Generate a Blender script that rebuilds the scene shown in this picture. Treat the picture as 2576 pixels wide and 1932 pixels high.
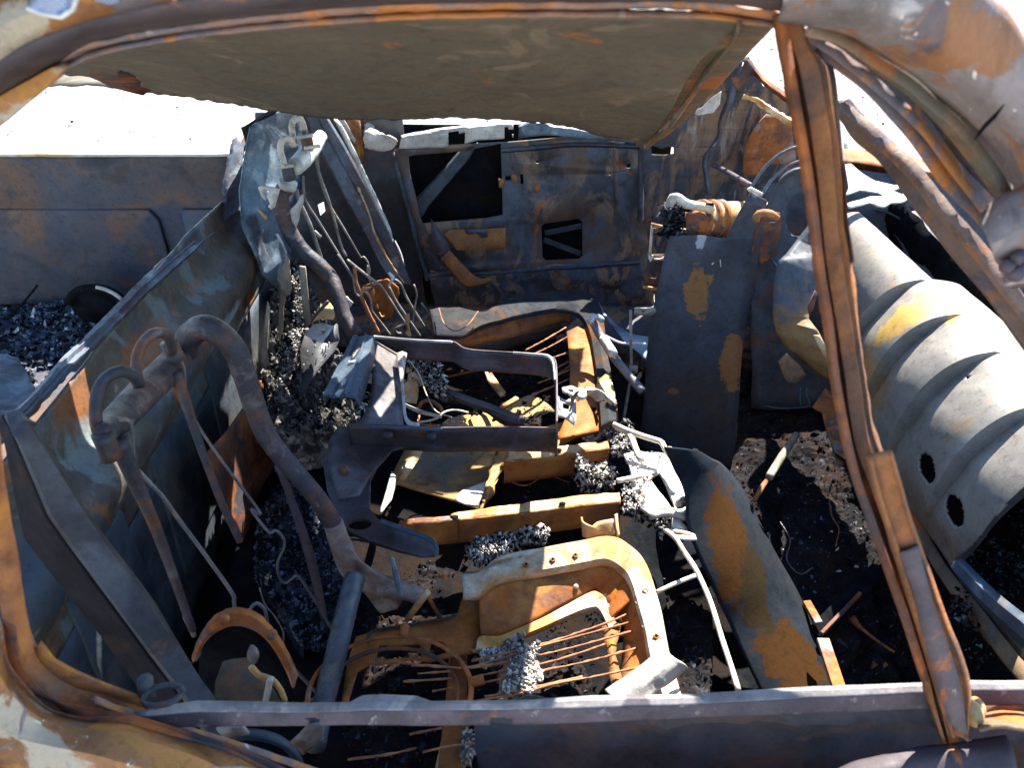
import bpy, bmesh, math, random
import numpy as np
from mathutils import Vector, noise as mnoise
from mathutils.geometry import tessellate_polygon
random.seed(7); rng = np.random.default_rng(11)
V = Vector
for o in list(bpy.data.objects): bpy.data.objects.remove(o)
S = bpy.context.scene
COL = S.collection

# ------------------------------------------------------------------ camera, sky, sun, exposure
CAM = V((0.0, -0.38, 1.78)); PITCH = math.radians(35.0); FPX = 1983.0
cam = bpy.data.cameras.new('camera'); camo = bpy.data.objects.new('camera', cam); COL.objects.link(camo)
camo.location = CAM; camo.rotation_euler = (math.radians(90)-PITCH, 0, 0)
cam.sensor_width = 36; cam.lens = 36*FPX/2576; cam.clip_start = .02; cam.clip_end = 500
cam.dof.use_dof = True; cam.dof.focus_distance = 1.35; cam.dof.aperture_fstop = 11
S.camera = camo
SUN = V((0.38, 0.75, 1.0)).normalized()
w = bpy.data.worlds.new('World'); S.world = w; w.use_nodes = True
nt = w.node_tree; nt.nodes.clear()
sky = nt.nodes.new('ShaderNodeTexSky'); sky.sky_type = 'NISHITA'; sky.sun_disc = False
sky.sun_elevation = math.asin(SUN.z); sky.sun_rotation = math.atan2(SUN.x, SUN.y)
sky.air_density = 1.0; sky.dust_density = 0.0; sky.ozone_density = 3.5
bg = nt.nodes.new('ShaderNodeBackground'); bg.inputs['Strength'].default_value = 0.10
ow = nt.nodes.new('ShaderNodeOutputWorld')
nt.links.new(sky.outputs[0], bg.inputs[0]); nt.links.new(bg.outputs[0], ow.inputs[0])
sl = bpy.data.lights.new('sun', 'SUN'); sl.energy = 5.0; sl.angle = math.radians(.5); sl.color = (1.0, .95, .86)
so = bpy.data.objects.new('sun', sl); COL.objects.link(so); so.location = SUN*20
so.rotation_euler = SUN.to_track_quat('Z', 'Y').to_euler()
S.view_settings.view_transform = 'Standard'; S.view_settings.look = 'None'
S.view_settings.exposure = 2.4; S.view_settings.gamma = 1.0

# ------------------------------------------------------------------ reading a place out of the photograph
# (a photograph pixel plus one known world coordinate gives a world point)
REG = {'P': (0, 0, 1.0), 'A': (0, 0, .40984), 'B': (850, 0, .40984), 'C': (1676, 0, .40984), 'D': (0, 640, .40984),
       'E': (850, 640, .40984), 'F': (1676, 640, .40984), 'G': (0, 1252, .40984), 'H': (850, 1252, .40984), 'I': (1676, 1252, .40984),
       'J': (560, 260, .2652), 'K': (680, 640, .217), 'L': (1640, 380, .2833), 'M': (1350, 780, .3859), 'N': (480, 1380, .3328), 'O': (2050, 1480, .2724)}
cP, sP = math.cos(PITCH), math.sin(PITCH)
def ray(px, py):
    u = (px-1288)/FPX; v = -(py-966)/FPX
    return V((u, v*sP+cP, v*cP-sP))
def proj(p):
    d = p-CAM; dep = d.y*cP-d.z*sP; up = d.y*sP+d.z*cP
    return 1288+FPX*d.x/dep, 966-FPX*up/dep
def one(px, py, ax, v):
    r = ray(px, py); i = 'xyz'.index(ax)
    return CAM + r*((v-CAM[i])/r[i])
def W(reg, pts, ax, v):
    """pixels read in region reg -> world points on the plane ax = v (v may run from one value to another)"""
    ox, oy, s = REG[reg]; n = len(pts); out = []
    for k, (x, y) in enumerate(pts):
        if isinstance(v, tuple): vv = v[0]+(v[1]-v[0])*k/max(1, n-1)
        elif isinstance(v, list): vv = v[k]
        else: vv = v
        out.append(one(ox+x*s, oy+y*s, ax, vv))
    return out

# ------------------------------------------------------------------ materials
def lin(c):
    return tuple(((x/255)/12.92 if x/255 <= .04045 else ((x/255+.055)/1.055)**2.4) for x in c)+(1,)
def mat(name, base, patches=(), spots=(), rough=.6, metal=0.0, bump=.35, bscale=90, var=.45, vscale=14, stretch=(1, 1, 1), speck=0.25, spec=.5, alpha=None, transm=0):
    m = bpy.data.materials.new(name); m.use_nodes = True; t = m.node_tree; N = t.nodes; L = t.links
    b = N['Principled BSDF']
    geo = N.new('ShaderNodeNewGeometry'); mp = N.new('ShaderNodeMapping'); mp.inputs['Scale'].default_value = stretch
    L.new(geo.outputs['Position'], mp.inputs[0]); P = mp.outputs[0]
    seed = sum(map(ord, name)) % 97
    def nz(scale, detail=8, rough_=.6, dist=0, off=0):
        n = N.new('ShaderNodeTexNoise'); n.inputs['Scale'].default_value = scale; n.inputs['Detail'].default_value = detail
        n.inputs['Roughness'].default_value = rough_; n.inputs['Distortion'].default_value = dist
        a = N.new('ShaderNodeVectorMath'); a.operation = 'ADD'; a.inputs[1].default_value = (off*1.7+seed, off*.9, off*2.3)
        L.new(P, a.inputs[0]); L.new(a.outputs[0], n.inputs['Vector']); return n.outputs['Fac']
    def mr(x, a0, a1, b0, b1):
        r = N.new('ShaderNodeMapRange'); r.inputs[1].default_value = a0; r.inputs[2].default_value = a1
        r.inputs[3].default_value = b0; r.inputs[4].default_value = b1; L.new(x, r.inputs[0]); return r.outputs[0]
    def mix(f, a, c, mode='MIX'):
        x = N.new('ShaderNodeMix'); x.data_type = 'RGBA'; x.blend_type = mode
        if hasattr(f, 'links') or hasattr(f, 'is_linked'): L.new(f, x.inputs[0])
        else: x.inputs[0].default_value = f
        for s_, i in ((a, 6), (c, 7)):
            if isinstance(s_, tuple): x.inputs[i].default_value = s_
            else: L.new(s_, x.inputs[i])
        return x.outputs[2]
    def c4(c): return tuple(c)+(1,) if len(c) == 3 else tuple(c)
    vn = nz(vscale, 6, .65, .4, 1)
    lo = tuple(x*(1-var) for x in base[:3]); hi = tuple(min(1, x*(1+var)) for x in base[:3])
    col = mix(mr(vn, .3, .7, 0, 1), c4(lo), c4(hi))
    rsum = None
    for k, p in enumerate(patches):
        c, sc, thr, soft = p[:4]
        f = mr(nz(sc, 9, .62, p[4] if len(p) > 4 else .6, 5+k*3), thr-soft, thr+soft, 0, 1)
        col = mix(f, col, c4(c)); rsum = f if rsum is None else rsum
    for k, (cen, rad, c, soft) in enumerate(spots):
        if not hasattr(rad, '__len__'): rad = (rad,)*3
        sb = N.new('ShaderNodeVectorMath'); sb.operation = 'SUBTRACT'; L.new(geo.outputs['Position'], sb.inputs[0]); sb.inputs[1].default_value = cen
        dv = N.new('ShaderNodeVectorMath'); dv.operation = 'DIVIDE'; L.new(sb.outputs[0], dv.inputs[0]); dv.inputs[1].default_value = rad
        ln = N.new('ShaderNodeVectorMath'); ln.operation = 'LENGTH'; L.new(dv.outputs[0], ln.inputs[0])
        n2 = nz(26, 8, .65, .5, 40+k*5); ad = N.new('ShaderNodeMath'); ad.operation = 'MULTIPLY_ADD'
        L.new(n2, ad.inputs[0]); ad.inputs[1].default_value = 2.4; L.new(ln.outputs['Value'], ad.inputs[2])
        col = mix(mr(ad.outputs[0], 2.1-soft, 2.1+soft, 1, 0), col, c4(c))
    fn = nz(260, 4, .7, 0, 60)
    col = mix(mr(fn, .35, .68, 0, speck), col, (1.0, .92, .8, 1), 'SOFT_LIGHT') if speck else col
    dn = nz(75, 8, .7, 0, 66)
    col = mix(mr(dn, .52, .7, 0, .5), col, (.25, .22, .2, 1), 'MULTIPLY')
    L.new(col, b.inputs['Base Color'])
    L.new(mr(nz(45, 6, .6, 0, 70), .3, .7, max(.05, rough-.18), min(1, rough+.18)), b.inputs['Roughness'])
    b.inputs['Metallic'].default_value = metal*.5; b.inputs['Specular IOR Level'].default_value = spec*.55
    if transm: b.inputs['Transmission Weight'].default_value = transm
    bp = N.new('ShaderNodeBump'); bp.inputs['Strength'].default_value = bump; bp.inputs['Distance'].default_value = .004
    L.new(nz(bscale, 10, .68, 0, 80), bp.inputs['Height']); L.new(bp.outputs[0], b.inputs['Normal'])
    return m
RUST = (.29, .085, .020); RUSTD = (.12, .045, .022); SOOT = (.035, .036, .042); BLUE = (.075, .092, .12); TAN = (.20, .135, .085)
PURP = (.066, .052, .060); CREAM = (.52, .46, .37); ASHC = (.50, .48, .45); ORNG = (.32, .13, .028); OLIVE = (.105, .088, .064)
M = {}
M['rust'] = mat('rusted_steel', RUST, [(RUSTD, 16, .52, .05), ((.17, .15, .14), 9, .60, .03), (ORNG, 30, .62, .06)], rough=.78)
M['rust_dark'] = mat('dark_rust', RUSTD, [(RUST, 12, .55, .06), (SOOT, 22, .54, .08)], rough=.8)
M['rust_orange'] = mat('orange_rust', (.235, .092, .036), [(RUSTD, 14, .58, .08), (ORNG, 25, .55, .08), ((.14, .10, .075), 9, .64, .05)], rough=.8)
M['soot'] = mat('sooty_steel', (.05, .052, .058), [(RUSTD, 11, .60, .05), ((.028, .028, .03), 6, .55, .08)], rough=.55, metal=.25)
M['blue'] = mat('blued_steel', BLUE, [(PURP, 9, .52, .06), (RUSTD, 22, .66, .03), ((.16, .18, .2), 30, .64, .05)], rough=.45, metal=.45, stretch=(1, .6, 1))
M['purple'] = mat('purple_brown_steel', PURP, [((.07, .06, .075), 7, .55, .08), (RUST, 14, .64, .03), (CREAM, 40, .74, .02)], rough=.6, metal=.15)
M['sill_top'] = mat('scaled_sill_top', (.17, .155, .155), [((.26, .23, .20), 22, .55, .05), ((.07, .06, .065), 14, .60, .05)], rough=.55, metal=.1)  # paler than the face, with the sun on the top put into its colour
M['sill_face'] = mat('sill_face', (.072, .054, .062), [((.045, .038, .048), 12, .53, .07), ((.13, .055, .03), 16, .585, .03), ((.17, .15, .15), 60, .63, .03)], rough=.6, metal=.1)
M['pillar_l'] = mat('dark_pillar', (.011, .010, .012), [((.03, .016, .012), 12, .62, .05)], rough=.8, spec=.12)  # darker than the side face: own tone plus shade from its facing
M['strip'] = mat('brown_lilac_strip', (.115, .072, .055), [((.072, .058, .066), 14, .53, .04), ((.18, .08, .035), 20, .60, .03), ((.22, .19, .18), 60, .66, .03)], rough=.65)
M['pillar_r'] = mat('grey_pillar', (.046, .047, .055), [((.026, .025, .03), 14, .56, .07), ((.10, .055, .035), 18, .66, .04)], rough=.6, metal=.15)  # paler face, its tone partly the light from its facing
M['rail'] = mat('gutter_steel', (.058, .044, .045), [((.036, .030, .038), 5, .55, .1), ((.11, .085, .085), 11, .62, .06), (RUST, 9, .66, .03)], rough=.62, metal=.1)
M['flange'] = mat('flange_rust', (.22, .12, .085), [((.13, .11, .12), 10, .52, .04), ((.34, .13, .04), 16, .56, .03), ((.4, .37, .34), 40, .68, .03)], rough=.7)
M['roof'] = mat('burnt_roof_steel', OLIVE, [((.095, .084, .064), 5, .52, .012, 1.2), ((.17, .135, .095), 9, .60, .02, 1.0), ((.24, .10, .035), 10, .68, .012), ((.10, .09, .07), 7, .60, .02, 1.5)], rough=.68, var=.25, vscale=4, bump=.12, speck=.1, stretch=(1, .42, 1))
M['roof_strip'] = mat('rusty_header', (.13, .085, .05), [(RUST, 7, .58, .03), ((.09, .08, .06), 10, .55, .05)], rough=.65)
M['skin'] = mat('flaking_outer_paint', (.20, .088, .034), [((.32, .27, .20), 13, .54, .02, .9), ((.29, .125, .03), 17, .56, .02), ((.12, .10, .11), 15, .61, .02, 1.0), ((.55, .52, .48), 110, .68, .02)], rough=.6, bump=.5)
M['fender'] = mat('greyed_outer_paint', (.155, .13, .125), [((.21, .095, .045), 11, .55, .012, .7), ((.33, .29, .27), 16, .58, .015, .8), ((.10, .078, .08), 26, .60, .03), ((.5, .47, .43), 110, .67, .02)], rough=.55, bump=.35, stretch=(1, 1, .55))
M['wall'] = mat('heat_stained_wall', (.070, .056, .042), [((.105, .120, .120), 8, .565, .025, .5), ((.040, .050, .064), 6, .57, .05, .3), ((.19, .078, .028), 9, .59, .03, .4), ((.19, .15, .075), 30, .66, .02)], spots=[(one(380, 880, 'x', -.60), (.05, .10, .035), (.17, .065, .022), .25), (one(225, 1010, 'x', -.60), (.05, .06, .035), (.15, .06, .022), .25), (one(655, 740, 'x', -.58), (.05, .035, .035), (.20, .075, .03), .15), (one(570, 815, 'x', -.57), (.05, .09, .022), (.20, .24, .24), .3)], rough=.5, metal=.15)  # the last, pale teal spot puts the ledge highlight into the colour
M['wall_low'] = mat('dark_blue_wall', (.04, .05, .062), [((.09, .085, .075), 5, .58, .05)], rough=.6, metal=.1)
M['corner'] = mat('blue_white_corner', (.10, .14, .175), [((.045, .055, .07), 7, .50, .05), ((.22, .27, .30), 15, .60, .05)], rough=.45, metal=.35)
M['door'] = mat('burnt_door_inner', (.044, .044, .046), [((.20, .13, .08), 11, .555, .05, 1.0), ((.10, .06, .04), 5, .55, .08), ((.075, .085, .10), 8, .55, .05), (RUST, 12, .66, .03)], rough=.65, metal=.15, stretch=(1, 1, .6))
M['door_low'] = mat('blistered_door_base', (.05, .045, .045), [((.20, .13, .085), 22, .52, .04, 1.2), ((.06, .07, .09), 14, .56, .05), (RUST, 12, .64, .04)], rough=.75, stretch=(1, 1, .6), bump=.7)
M['door_in'] = mat('near_door_inner', (.030, .028, .032), [((.055, .036, .030), 9, .54, .06), ((.09, .045, .028), 16, .62, .05), ((.026, .034, .05), 7, .57, .08)], rough=.75, bump=.6)
M['channel'] = mat('brown_rust_channel', (.21, .085, .034), [((.09, .05, .035), 10, .54, .06), ((.24, .10, .035), 16, .60, .05), ((.12, .10, .095), 14, .66, .03)], rough=.85, spec=.25, bump=.6)
M['drip'] = mat('dripped_hinge_pillar', (.045, .045, .05), [((.17, .10, .06), 15, .53, .04, 1.0), ((.24, .19, .14), 26, .62, .03)], rough=.7, stretch=(1, 1, .3), bump=.6)
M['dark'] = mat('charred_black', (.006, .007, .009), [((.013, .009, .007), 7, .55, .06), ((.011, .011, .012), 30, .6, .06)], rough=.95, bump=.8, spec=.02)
M['brown_char'] = mat('brown_char', (.014, .010, .008), rough=.95, var=.5, spec=.02)
M['char_mid'] = mat('char_mid', (.012, .013, .016), rough=.95, var=.5, spec=.02)
M['char'] = mat('char', (.007, .0075, .009), rough=.9, var=.6, bump=.3, spec=.02)
M['ash'] = mat('pale_ash', (.46, .44, .40), [((.14, .135, .13), 60, .64, .06)], rough=.9, var=.4, bump=.6)
M['ash_dark'] = mat('grey_ash', (.04, .047, .060), [((.025, .026, .03), 30, .5, .1)], rough=.9, bump=.4, spec=.2)
M['rustbit'] = mat('rust_flakes', (.16, .07, .03), rough=.85)
M['seat'] = mat('seat_pressing', (.44, .36, .26), [((.38, .19, .045), 8, .52, .07), ((.26, .10, .03), 15, .60, .06), ((.14, .13, .12), 7, .62, .05)], rough=.75)
M['pan'] = mat('console_pan', (.26, .155, .055), [((.115, .10, .075), 7, .54, .05), ((.34, .19, .05), 13, .58, .06), (RUSTD, 20, .62, .05)], rough=.75)
M['seat_face'] = mat('seat_pressing_rust', (.27, .082, .013), [((.12, .055, .028), 7, .55, .08), ((.07, .062, .058), 5, .63, .06), ((.34, .14, .03), 12, .56, .06)], rough=.75)
M['seat_grey'] = mat('grey_brown_pressing', (.058, .055, .052), [((.20, .08, .028), 7, .60, .03), ((.04, .047, .058), 8, .55, .05)], rough=.6, metal=.2)
M['far_hoop'] = mat('far_hoop', (.021, .023, .028), [((.08, .035, .012), 8, .57, .04), ((.03, .028, .025), 9, .55, .06)], rough=.8, spec=.12)  # base kept near-black, standing in for missing shade on the far hoop
M['wire'] = mat('rusty_wire', (.22, .085, .04), [((.35, .16, .07), 30, .55, .1)], rough=.8, vscale=60)
M['wire_grey'] = mat('grey_wire', (.12, .115, .12), [((.20, .15, .11), 22, .6, .06)], rough=.5, metal=.5)
M['tube'] = mat('sooty_tube', (.048, .038, .042), [((.12, .052, .030), 13, .56, .06), ((.026, .030, .040), 8, .52, .08), ((.15, .13, .12), 45, .66, .03), ((.10, .085, .085), 22, .62, .04)], rough=.55, metal=.3, vscale=20, bump=.6)
M['tube_pale'] = mat('scaled_tube', (.17, .12, .10), [((.25, .21, .19), 25, .55, .08), ((.20, .09, .05), 10, .6, .06)], rough=.65)
M['frame'] = mat('brown_seat_frame', (.046, .035, .036), [((.09, .085, .10), 8, .55, .06), ((.13, .06, .035), 10, .63, .05)], rough=.5, metal=.3, bump=.2)
M['frame_blue'] = mat('blue_seat_frame', (.05, .072, .10), [((.06, .055, .06), 10, .55, .06), ((.2, .25, .3), 22, .66, .04)], rough=.42, metal=.4)
M['grey'] = mat('grey_duct', (.165, .150, .127), [((.21, .195, .17), 5, .55, .08), ((.24, .14, .055), 7, .62, .05), ((.15, .135, .12), 8, .60, .06)], spots=[(one(2290, 800, 'z', 1.07), (.07, .035, .1), (.36, .22, .06), .15), (one(2370, 760, 'z', 1.08), (.05, .03, .1), (.38, .24, .06), .15), (one(2420, 815, 'z', 1.08), (.035, .035, .1), (.38, .22, .06), .12), (one(2490, 880, 'z', 1.08), (.03, .04, .1), (.36, .22, .07), .12), (one(2190, 960, 'x', .66), (.05, .08, .03), (.20, .14, .08), .2), (one(2290, 1260, 'x', .66), (.05, .12, .03), (.16, .12, .09), .2)], rough=.55, metal=.15, var=.15, bump=.12)
M['cast'] = mat('pale_alloy', (.40, .38, .345), [((.28, .25, .21), 22, .60, .06), ((.36, .26, .13), 12, .64, .04)], rough=.5, metal=.2)
M['rail_seat'] = mat('seat_rail', (.38, .20, .065), [((.48, .36, .20), 12, .52, .06), (RUST, 20, .6, .05)], rough=.65)
M['cream'] = mat('cream_cable', (.52, .47, .38), [((.3, .2, .13), 30, .62, .04)], rough=.6)
M['gravel'] = mat('pale_gravel', (.26, .25, .235), [((.15, .145, .14), 9, .66, .03), ((.34, .33, .31), 30, .55, .08)], rough=.95, vscale=3, bscale=30, bump=1.0)
M['glass'] = mat('melted_glass', (.28, .33, .48), rough=.25, spec=.8, var=.2, bump=.15, transm=.45)
M['bed'] = mat('bed_steel', (.078, .062, .056), [((.042, .052, .075), 2.0, .50, .10), ((.12, .07, .045), 4, .60, .06), ((.05, .045, .045), 9, .58, .04)], rough=.6, metal=.2, vscale=6)
M['bed_lip'] = mat('bed_lip', (.42, .28, .14), [((.55, .5, .42), 4, .5, .05)], rough=.6)

# ------------------------------------------------------------------ object plumbing
def world_root(o):
    while o.parent: o = o.parent
    return o
def thing(name, label, cat, loc, group=None):
    o = bpy.data.objects.new(name, None); COL.objects.link(o); o.empty_display_size = .05
    o.location = loc; o['label'] = label; o['category'] = cat
    if group: o['group'] = group
    return o
def finish(name, bm, m, parent=None, label=None, cat=None, kind=None, group=None, solid=0, bevel=0, smooth=True, offset=-1):
    me = bpy.data.meshes.new(name)
    if parent is not None: org = world_root(parent).location.copy()
    else:
        vs = [v.co for v in bm.verts]
        org = V(((min(v.x for v in vs)+max(v.x for v in vs))/2, (min(v.y for v in vs)+max(v.y for v in vs))/2, min(v.z for v in vs)))
    for v in bm.verts: v.co -= org
    bm.to_mesh(me); bm.free()
    ms = m if isinstance(m, (list, tuple)) else [m]
    for x in ms: me.materials.append(M[x])
    if smooth: me.polygons.foreach_set('use_smooth', [True]*len(me.polygons))
    o = bpy.data.objects.new(name, me); COL.objects.link(o)
    if parent is not None: o.parent = parent
    else: o.location = org
    if label: o['label'] = label
    if cat: o['category'] = cat
    if kind: o['kind'] = kind
    if group: o['group'] = group
    if solid:
        s = o.modifiers.new('solid', 'SOLIDIFY'); s.thickness = solid; s.offset = offset
    if bevel:
        b = o.modifiers.new('bevel', 'BEVEL'); b.width = bevel; b.segments = 2; b.limit_method = 'ANGLE'; b.angle_limit = math.radians(35)
    if smooth and (solid or bevel):
        me.set_sharp_from_angle(angle=math.radians(40)) if hasattr(me, 'set_sharp_from_angle') else None
    return o

def cr(pts, n, smooth=True):
    """n points along a polyline, evenly by length, Catmull-Rom if smooth"""
    pts = [V(p) for p in pts]
    if len(pts) == 1: return [pts[0].copy() for _ in range(n)]
    if smooth and len(pts) > 2:
        q = [pts[0]*2-pts[1]]+pts+[pts[-1]*2-pts[-2]]; f = []
        for i in range(1, len(q)-2):
            for k in range(12):
                t = k/12; a, b, c, d = q[i-1], q[i], q[i+1], q[i+2]
                f.append(.5*((2*b)+(c-a)*t+(2*a-5*b+4*c-d)*t*t+(3*b-a-3*c+d)*t**3))
        f.append(pts[-1]); pts = f
    L = [0]
    for a, b in zip(pts, pts[1:]): L.append(L[-1]+(b-a).length)
    out = []; j = 0
    for k in range(n):
        s = L[-1]*k/(n-1)
        while j < len(L)-2 and L[j+1] < s: j += 1
        e = L[j+1]-L[j]; t = (s-L[j])/e if e > 1e-9 else 0
        out.append(pts[j].lerp(pts[j+1], min(1, t)))
    return out
def nv(p, s, k=0): return V((mnoise.noise(p*s+V((k, 0, 0))), mnoise.noise(p*s+V((0, k+31, 0))), mnoise.noise(p*s+V((0, 7, k+53)))))

def grid_bm(rows, holes=None, amp=0, nscale=8, jag=0):
    nu = len(rows[0]); nvv = len(rows); bm = bmesh.new(); vs = []
    for j, r in enumerate(rows):
        for i, p in enumerate(r):
            q = p.copy()
            if amp: q += nv(q, nscale, 3)*amp+nv(q, nscale*3.1, 9)*amp*.35
            if jag and (j == 0 or j == nvv-1): q += nv(q, 90, 5)*jag
            vs.append(bm.verts.new(q))
    for j in range(nvv-1):
        for i in range(nu-1):
            a, b, c, d = vs[j*nu+i], vs[j*nu+i+1], vs[(j+1)*nu+i+1], vs[(j+1)*nu+i]
            if holes:
                px, py = proj((a.co+b.co+c.co+d.co)/4)
                if any(h(px, py) for h in holes): continue
            bm.faces.new((a, b, c, d))
    bmesh.ops.remove_doubles(bm, verts=bm.verts, dist=1e-5)
    loose = [v for v in bm.verts if not v.link_faces]
    bmesh.ops.delete(bm, geom=loose, context='VERTS')
    # face the normals to the camera's side so that thickness goes away from it
    tot = sum(((CAM-f.calc_center_median()).dot(f.normal if f.normal.length else (f.normal_update() or f.normal)) for f in bm.faces), 0)
    for f in bm.faces: f.normal_update()
    tot = sum((CAM-f.calc_center_median()).dot(f.normal)*f.calc_area() for f in bm.faces)
    if tot < 0: bmesh.ops.reverse_faces(bm, faces=bm.faces)
    return bm
def loft(name, rows, m, parent=None, nu=60, sub=4, su=True, sv=True, th=.003, amp=0, nscale=8, holes=None, jag=0, **kw):
    R = [cr(r, nu, su) for r in rows]
    if sub > 1 or sv:
        n2 = (len(R)-1)*sub+1
        cols = []
        for i in range(nu):
            c = [r[i] for r in R]
            if sv and len(c) > 2: cc = cr(c, n2, True)
            else:
                cc = []
                for a, b in zip(c, c[1:]): cc += [a.lerp(b, k/sub) for k in range(sub)]
                cc.append(c[-1])
            cols.append(cc)
        R = [[cols[i][j] for i in range(nu)] for j in range(n2)]
    return finish(name, grid_bm(R, holes, amp, nscale, jag), m, parent, solid=th, **kw)
def ribbon(name, Lp, Rp, prof, m, parent=None, nu=60, th=.002, amp=0, nscale=10, su=True, jag=0, scale=1, **kw):
    """a pressed strip between two edge lines; prof = (fraction across, height towards the camera)"""
    A = cr(Lp, nu, su); B = cr(Rp, nu, su); rows = []
    ns = []
    for i in range(nu):
        t = A[min(i+1, nu-1)]-A[max(i-1, 0)]; n = t.cross(B[i]-A[i])
        if n.length < 1e-9: n = V((0, -1, .3))
        n.normalize()
        if n.dot(CAM-A[i]) < 0: n = -n
        ns.append(n)
    for f, h in prof: rows.append([A[i].lerp(B[i], f)+ns[i]*h*scale for i in range(nu)])
    return finish(name, grid_bm(rows, None, amp, nscale, jag), m, parent, solid=th, **kw)
def plate(name, pts, m, parent=None, th=.003, holes=(), amp=0, nscale=9, seg=.03, jag=0, bend=None, **kw):
    """flat or slightly warped sheet with real cut-outs"""
    pts = [V(p) for p in pts]
    if jag:
        q = []
        for a, b in zip(pts, pts[1:]+pts[:1]):
            n = max(1, int((b-a).length/.012))
            for k in range(n): p = a.lerp(b, k/n); q.append(p+nv(p, 70, 2)*jag)
        pts = q
    loops = [pts]+[[V(p) for p in h] for h in holes]
    flat = [p for l in loops for p in l]
    tris = tessellate_polygon(loops); bm = bmesh.new(); vs = [bm.verts.new(p) for p in flat]
    for t in tris:
        try: bm.faces.new([vs[i] for i in t])
        except ValueError: pass
    bmesh.ops.recalc_face_normals(bm, faces=bm.faces)
    if amp or bend:
        for _ in range(5):
            lg = [e for e in bm.edges if e.calc_length() > seg]
            if not lg: break
            bmesh.ops.subdivide_edges(bm, edges=lg, cuts=1); bmesh.ops.triangulate(bm, faces=bm.faces)
        for f in bm.faces: f.normal_update()
        nrm = sum((f.normal*f.calc_area() for f in bm.faces), V()).normalized()
        for v in bm.verts:
            k = amp*(mnoise.noise(v.co*nscale)+.4*mnoise.noise(v.co*nscale*2.7))
            if bend: k += bend(v.co)
            v.co += nrm*k
    for f in bm.faces: f.normal_update()
    if sum((CAM-f.calc_center_median()).dot(f.normal)*f.calc_area() for f in bm.faces) < 0: bmesh.ops.reverse_faces(bm, faces=bm.faces)
    return finish(name, bm, m, parent, solid=th, **kw)
def frames(P):
    T = [(P[min(i+1, len(P)-1)]-P[max(i-1, 0)]).normalized() for i in range(len(P))]
    u = T[0].orthogonal().normalized(); F = []
    for t in T:
        u = (u-t*u.dot(t))
        u = u.normalized() if u.length > 1e-6 else t.orthogonal().normalized()
        F.append((t, u, t.cross(u)))
    return F
def tube_into(bm, pts, r, n=None, res=8, smooth=True, flat=1, wob=0):
    L = sum((V(b)-V(a)).length for a, b in zip(pts, pts[1:]))
    n = n or max(4, min(90, int(L/.008)+2)); P = cr(pts, n, smooth); F = frames(P); rings = []
    for i, (p, (t, u, v)) in enumerate(zip(P, F)):
        s = i/(n-1)
        rr = r if not isinstance(r, (list, tuple)) else float(np.interp(s, np.linspace(0, 1, len(r)), r))
        if wob: rr *= 1+wob*mnoise.noise(p*160)
        rings.append([bm.verts.new(p+(u*math.cos(a)*flat+v*math.sin(a))*rr) for a in [2*math.pi*k/res for k in range(res)]])
    for a, b in zip(rings, rings[1:]):
        for k in range(res): bm.faces.new((a[k], a[(k+1) % res], b[(k+1) % res], b[k]))
    bm.faces.new(rings[0][::-1]); bm.faces.new(rings[-1])
def tube(name, pts, r, m, parent=None, **kw):
    fk = {k: kw.pop(k) for k in ('label', 'cat', 'kind', 'group', 'bevel') if k in kw}
    bm = bmesh.new(); tube_into(bm, pts, r, **kw); return finish(name, bm, m, parent, **fk)
def bar(name, a, b, wd, ht, m, parent=None, up=V((0, 0, 1)), bevel=.0015, **kw):
    a, b = V(a), V(b); t = (b-a).normalized(); s = t.cross(up).normalized(); u = s.cross(t).normalized(); bm = bmesh.new()
    vs = [bm.verts.new(p+s*sx*wd/2+u*sz*ht/2) for p in (a, b) for sx, sz in ((-1, -1), (1, -1), (1, 1), (-1, 1))]
    for q in ((0, 1, 2, 3), (7, 6, 5, 4), (0, 4, 5, 1), (1, 5, 6, 2), (2, 6, 7, 3), (3, 7, 4, 0)): bm.faces.new([vs[i] for i in q])
    bmesh.ops.recalc_face_normals(bm, faces=bm.faces)
    return finish(name, bm, m, parent, bevel=bevel, smooth=False, **kw)
def disc_pts(c, ax1, ax2, n=14, f=1): return [c+ax1*math.cos(2*math.pi*k/n)*f+ax2*math.sin(2*math.pi*k/n)*f for k in range(n)]
def inpoly(x, y, P):
    c = False; j = len(P)-1
    for i in range(len(P)):
        if (P[i][1] > y) != (P[j][1] > y) and x < (P[j][0]-P[i][0])*(y-P[i][1])/(P[j][1]-P[i][1])+P[i][0]: c = not c
        j = i
    return c
OCT = np.array([(1, 0, 0), (-1, 0, 0), (0, 1, 0), (0, -1, 0), (0, 0, 1), (0, 0, -1)], float)
OF = [(0, 2, 4), (2, 1, 4), (1, 3, 4), (3, 0, 4), (2, 0, 5), (1, 2, 5), (3, 1, 5), (0, 3, 5)]
def hz(x, y, z0, h):
    p = V((x, y, 0)); return z0+h*(.9*mnoise.noise(p*9)+.55*abs(mnoise.noise(p*31))+.30*abs(mnoise.noise(p*83+V((3, 0, 0))))+.16*mnoise.noise(p*190))
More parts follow.
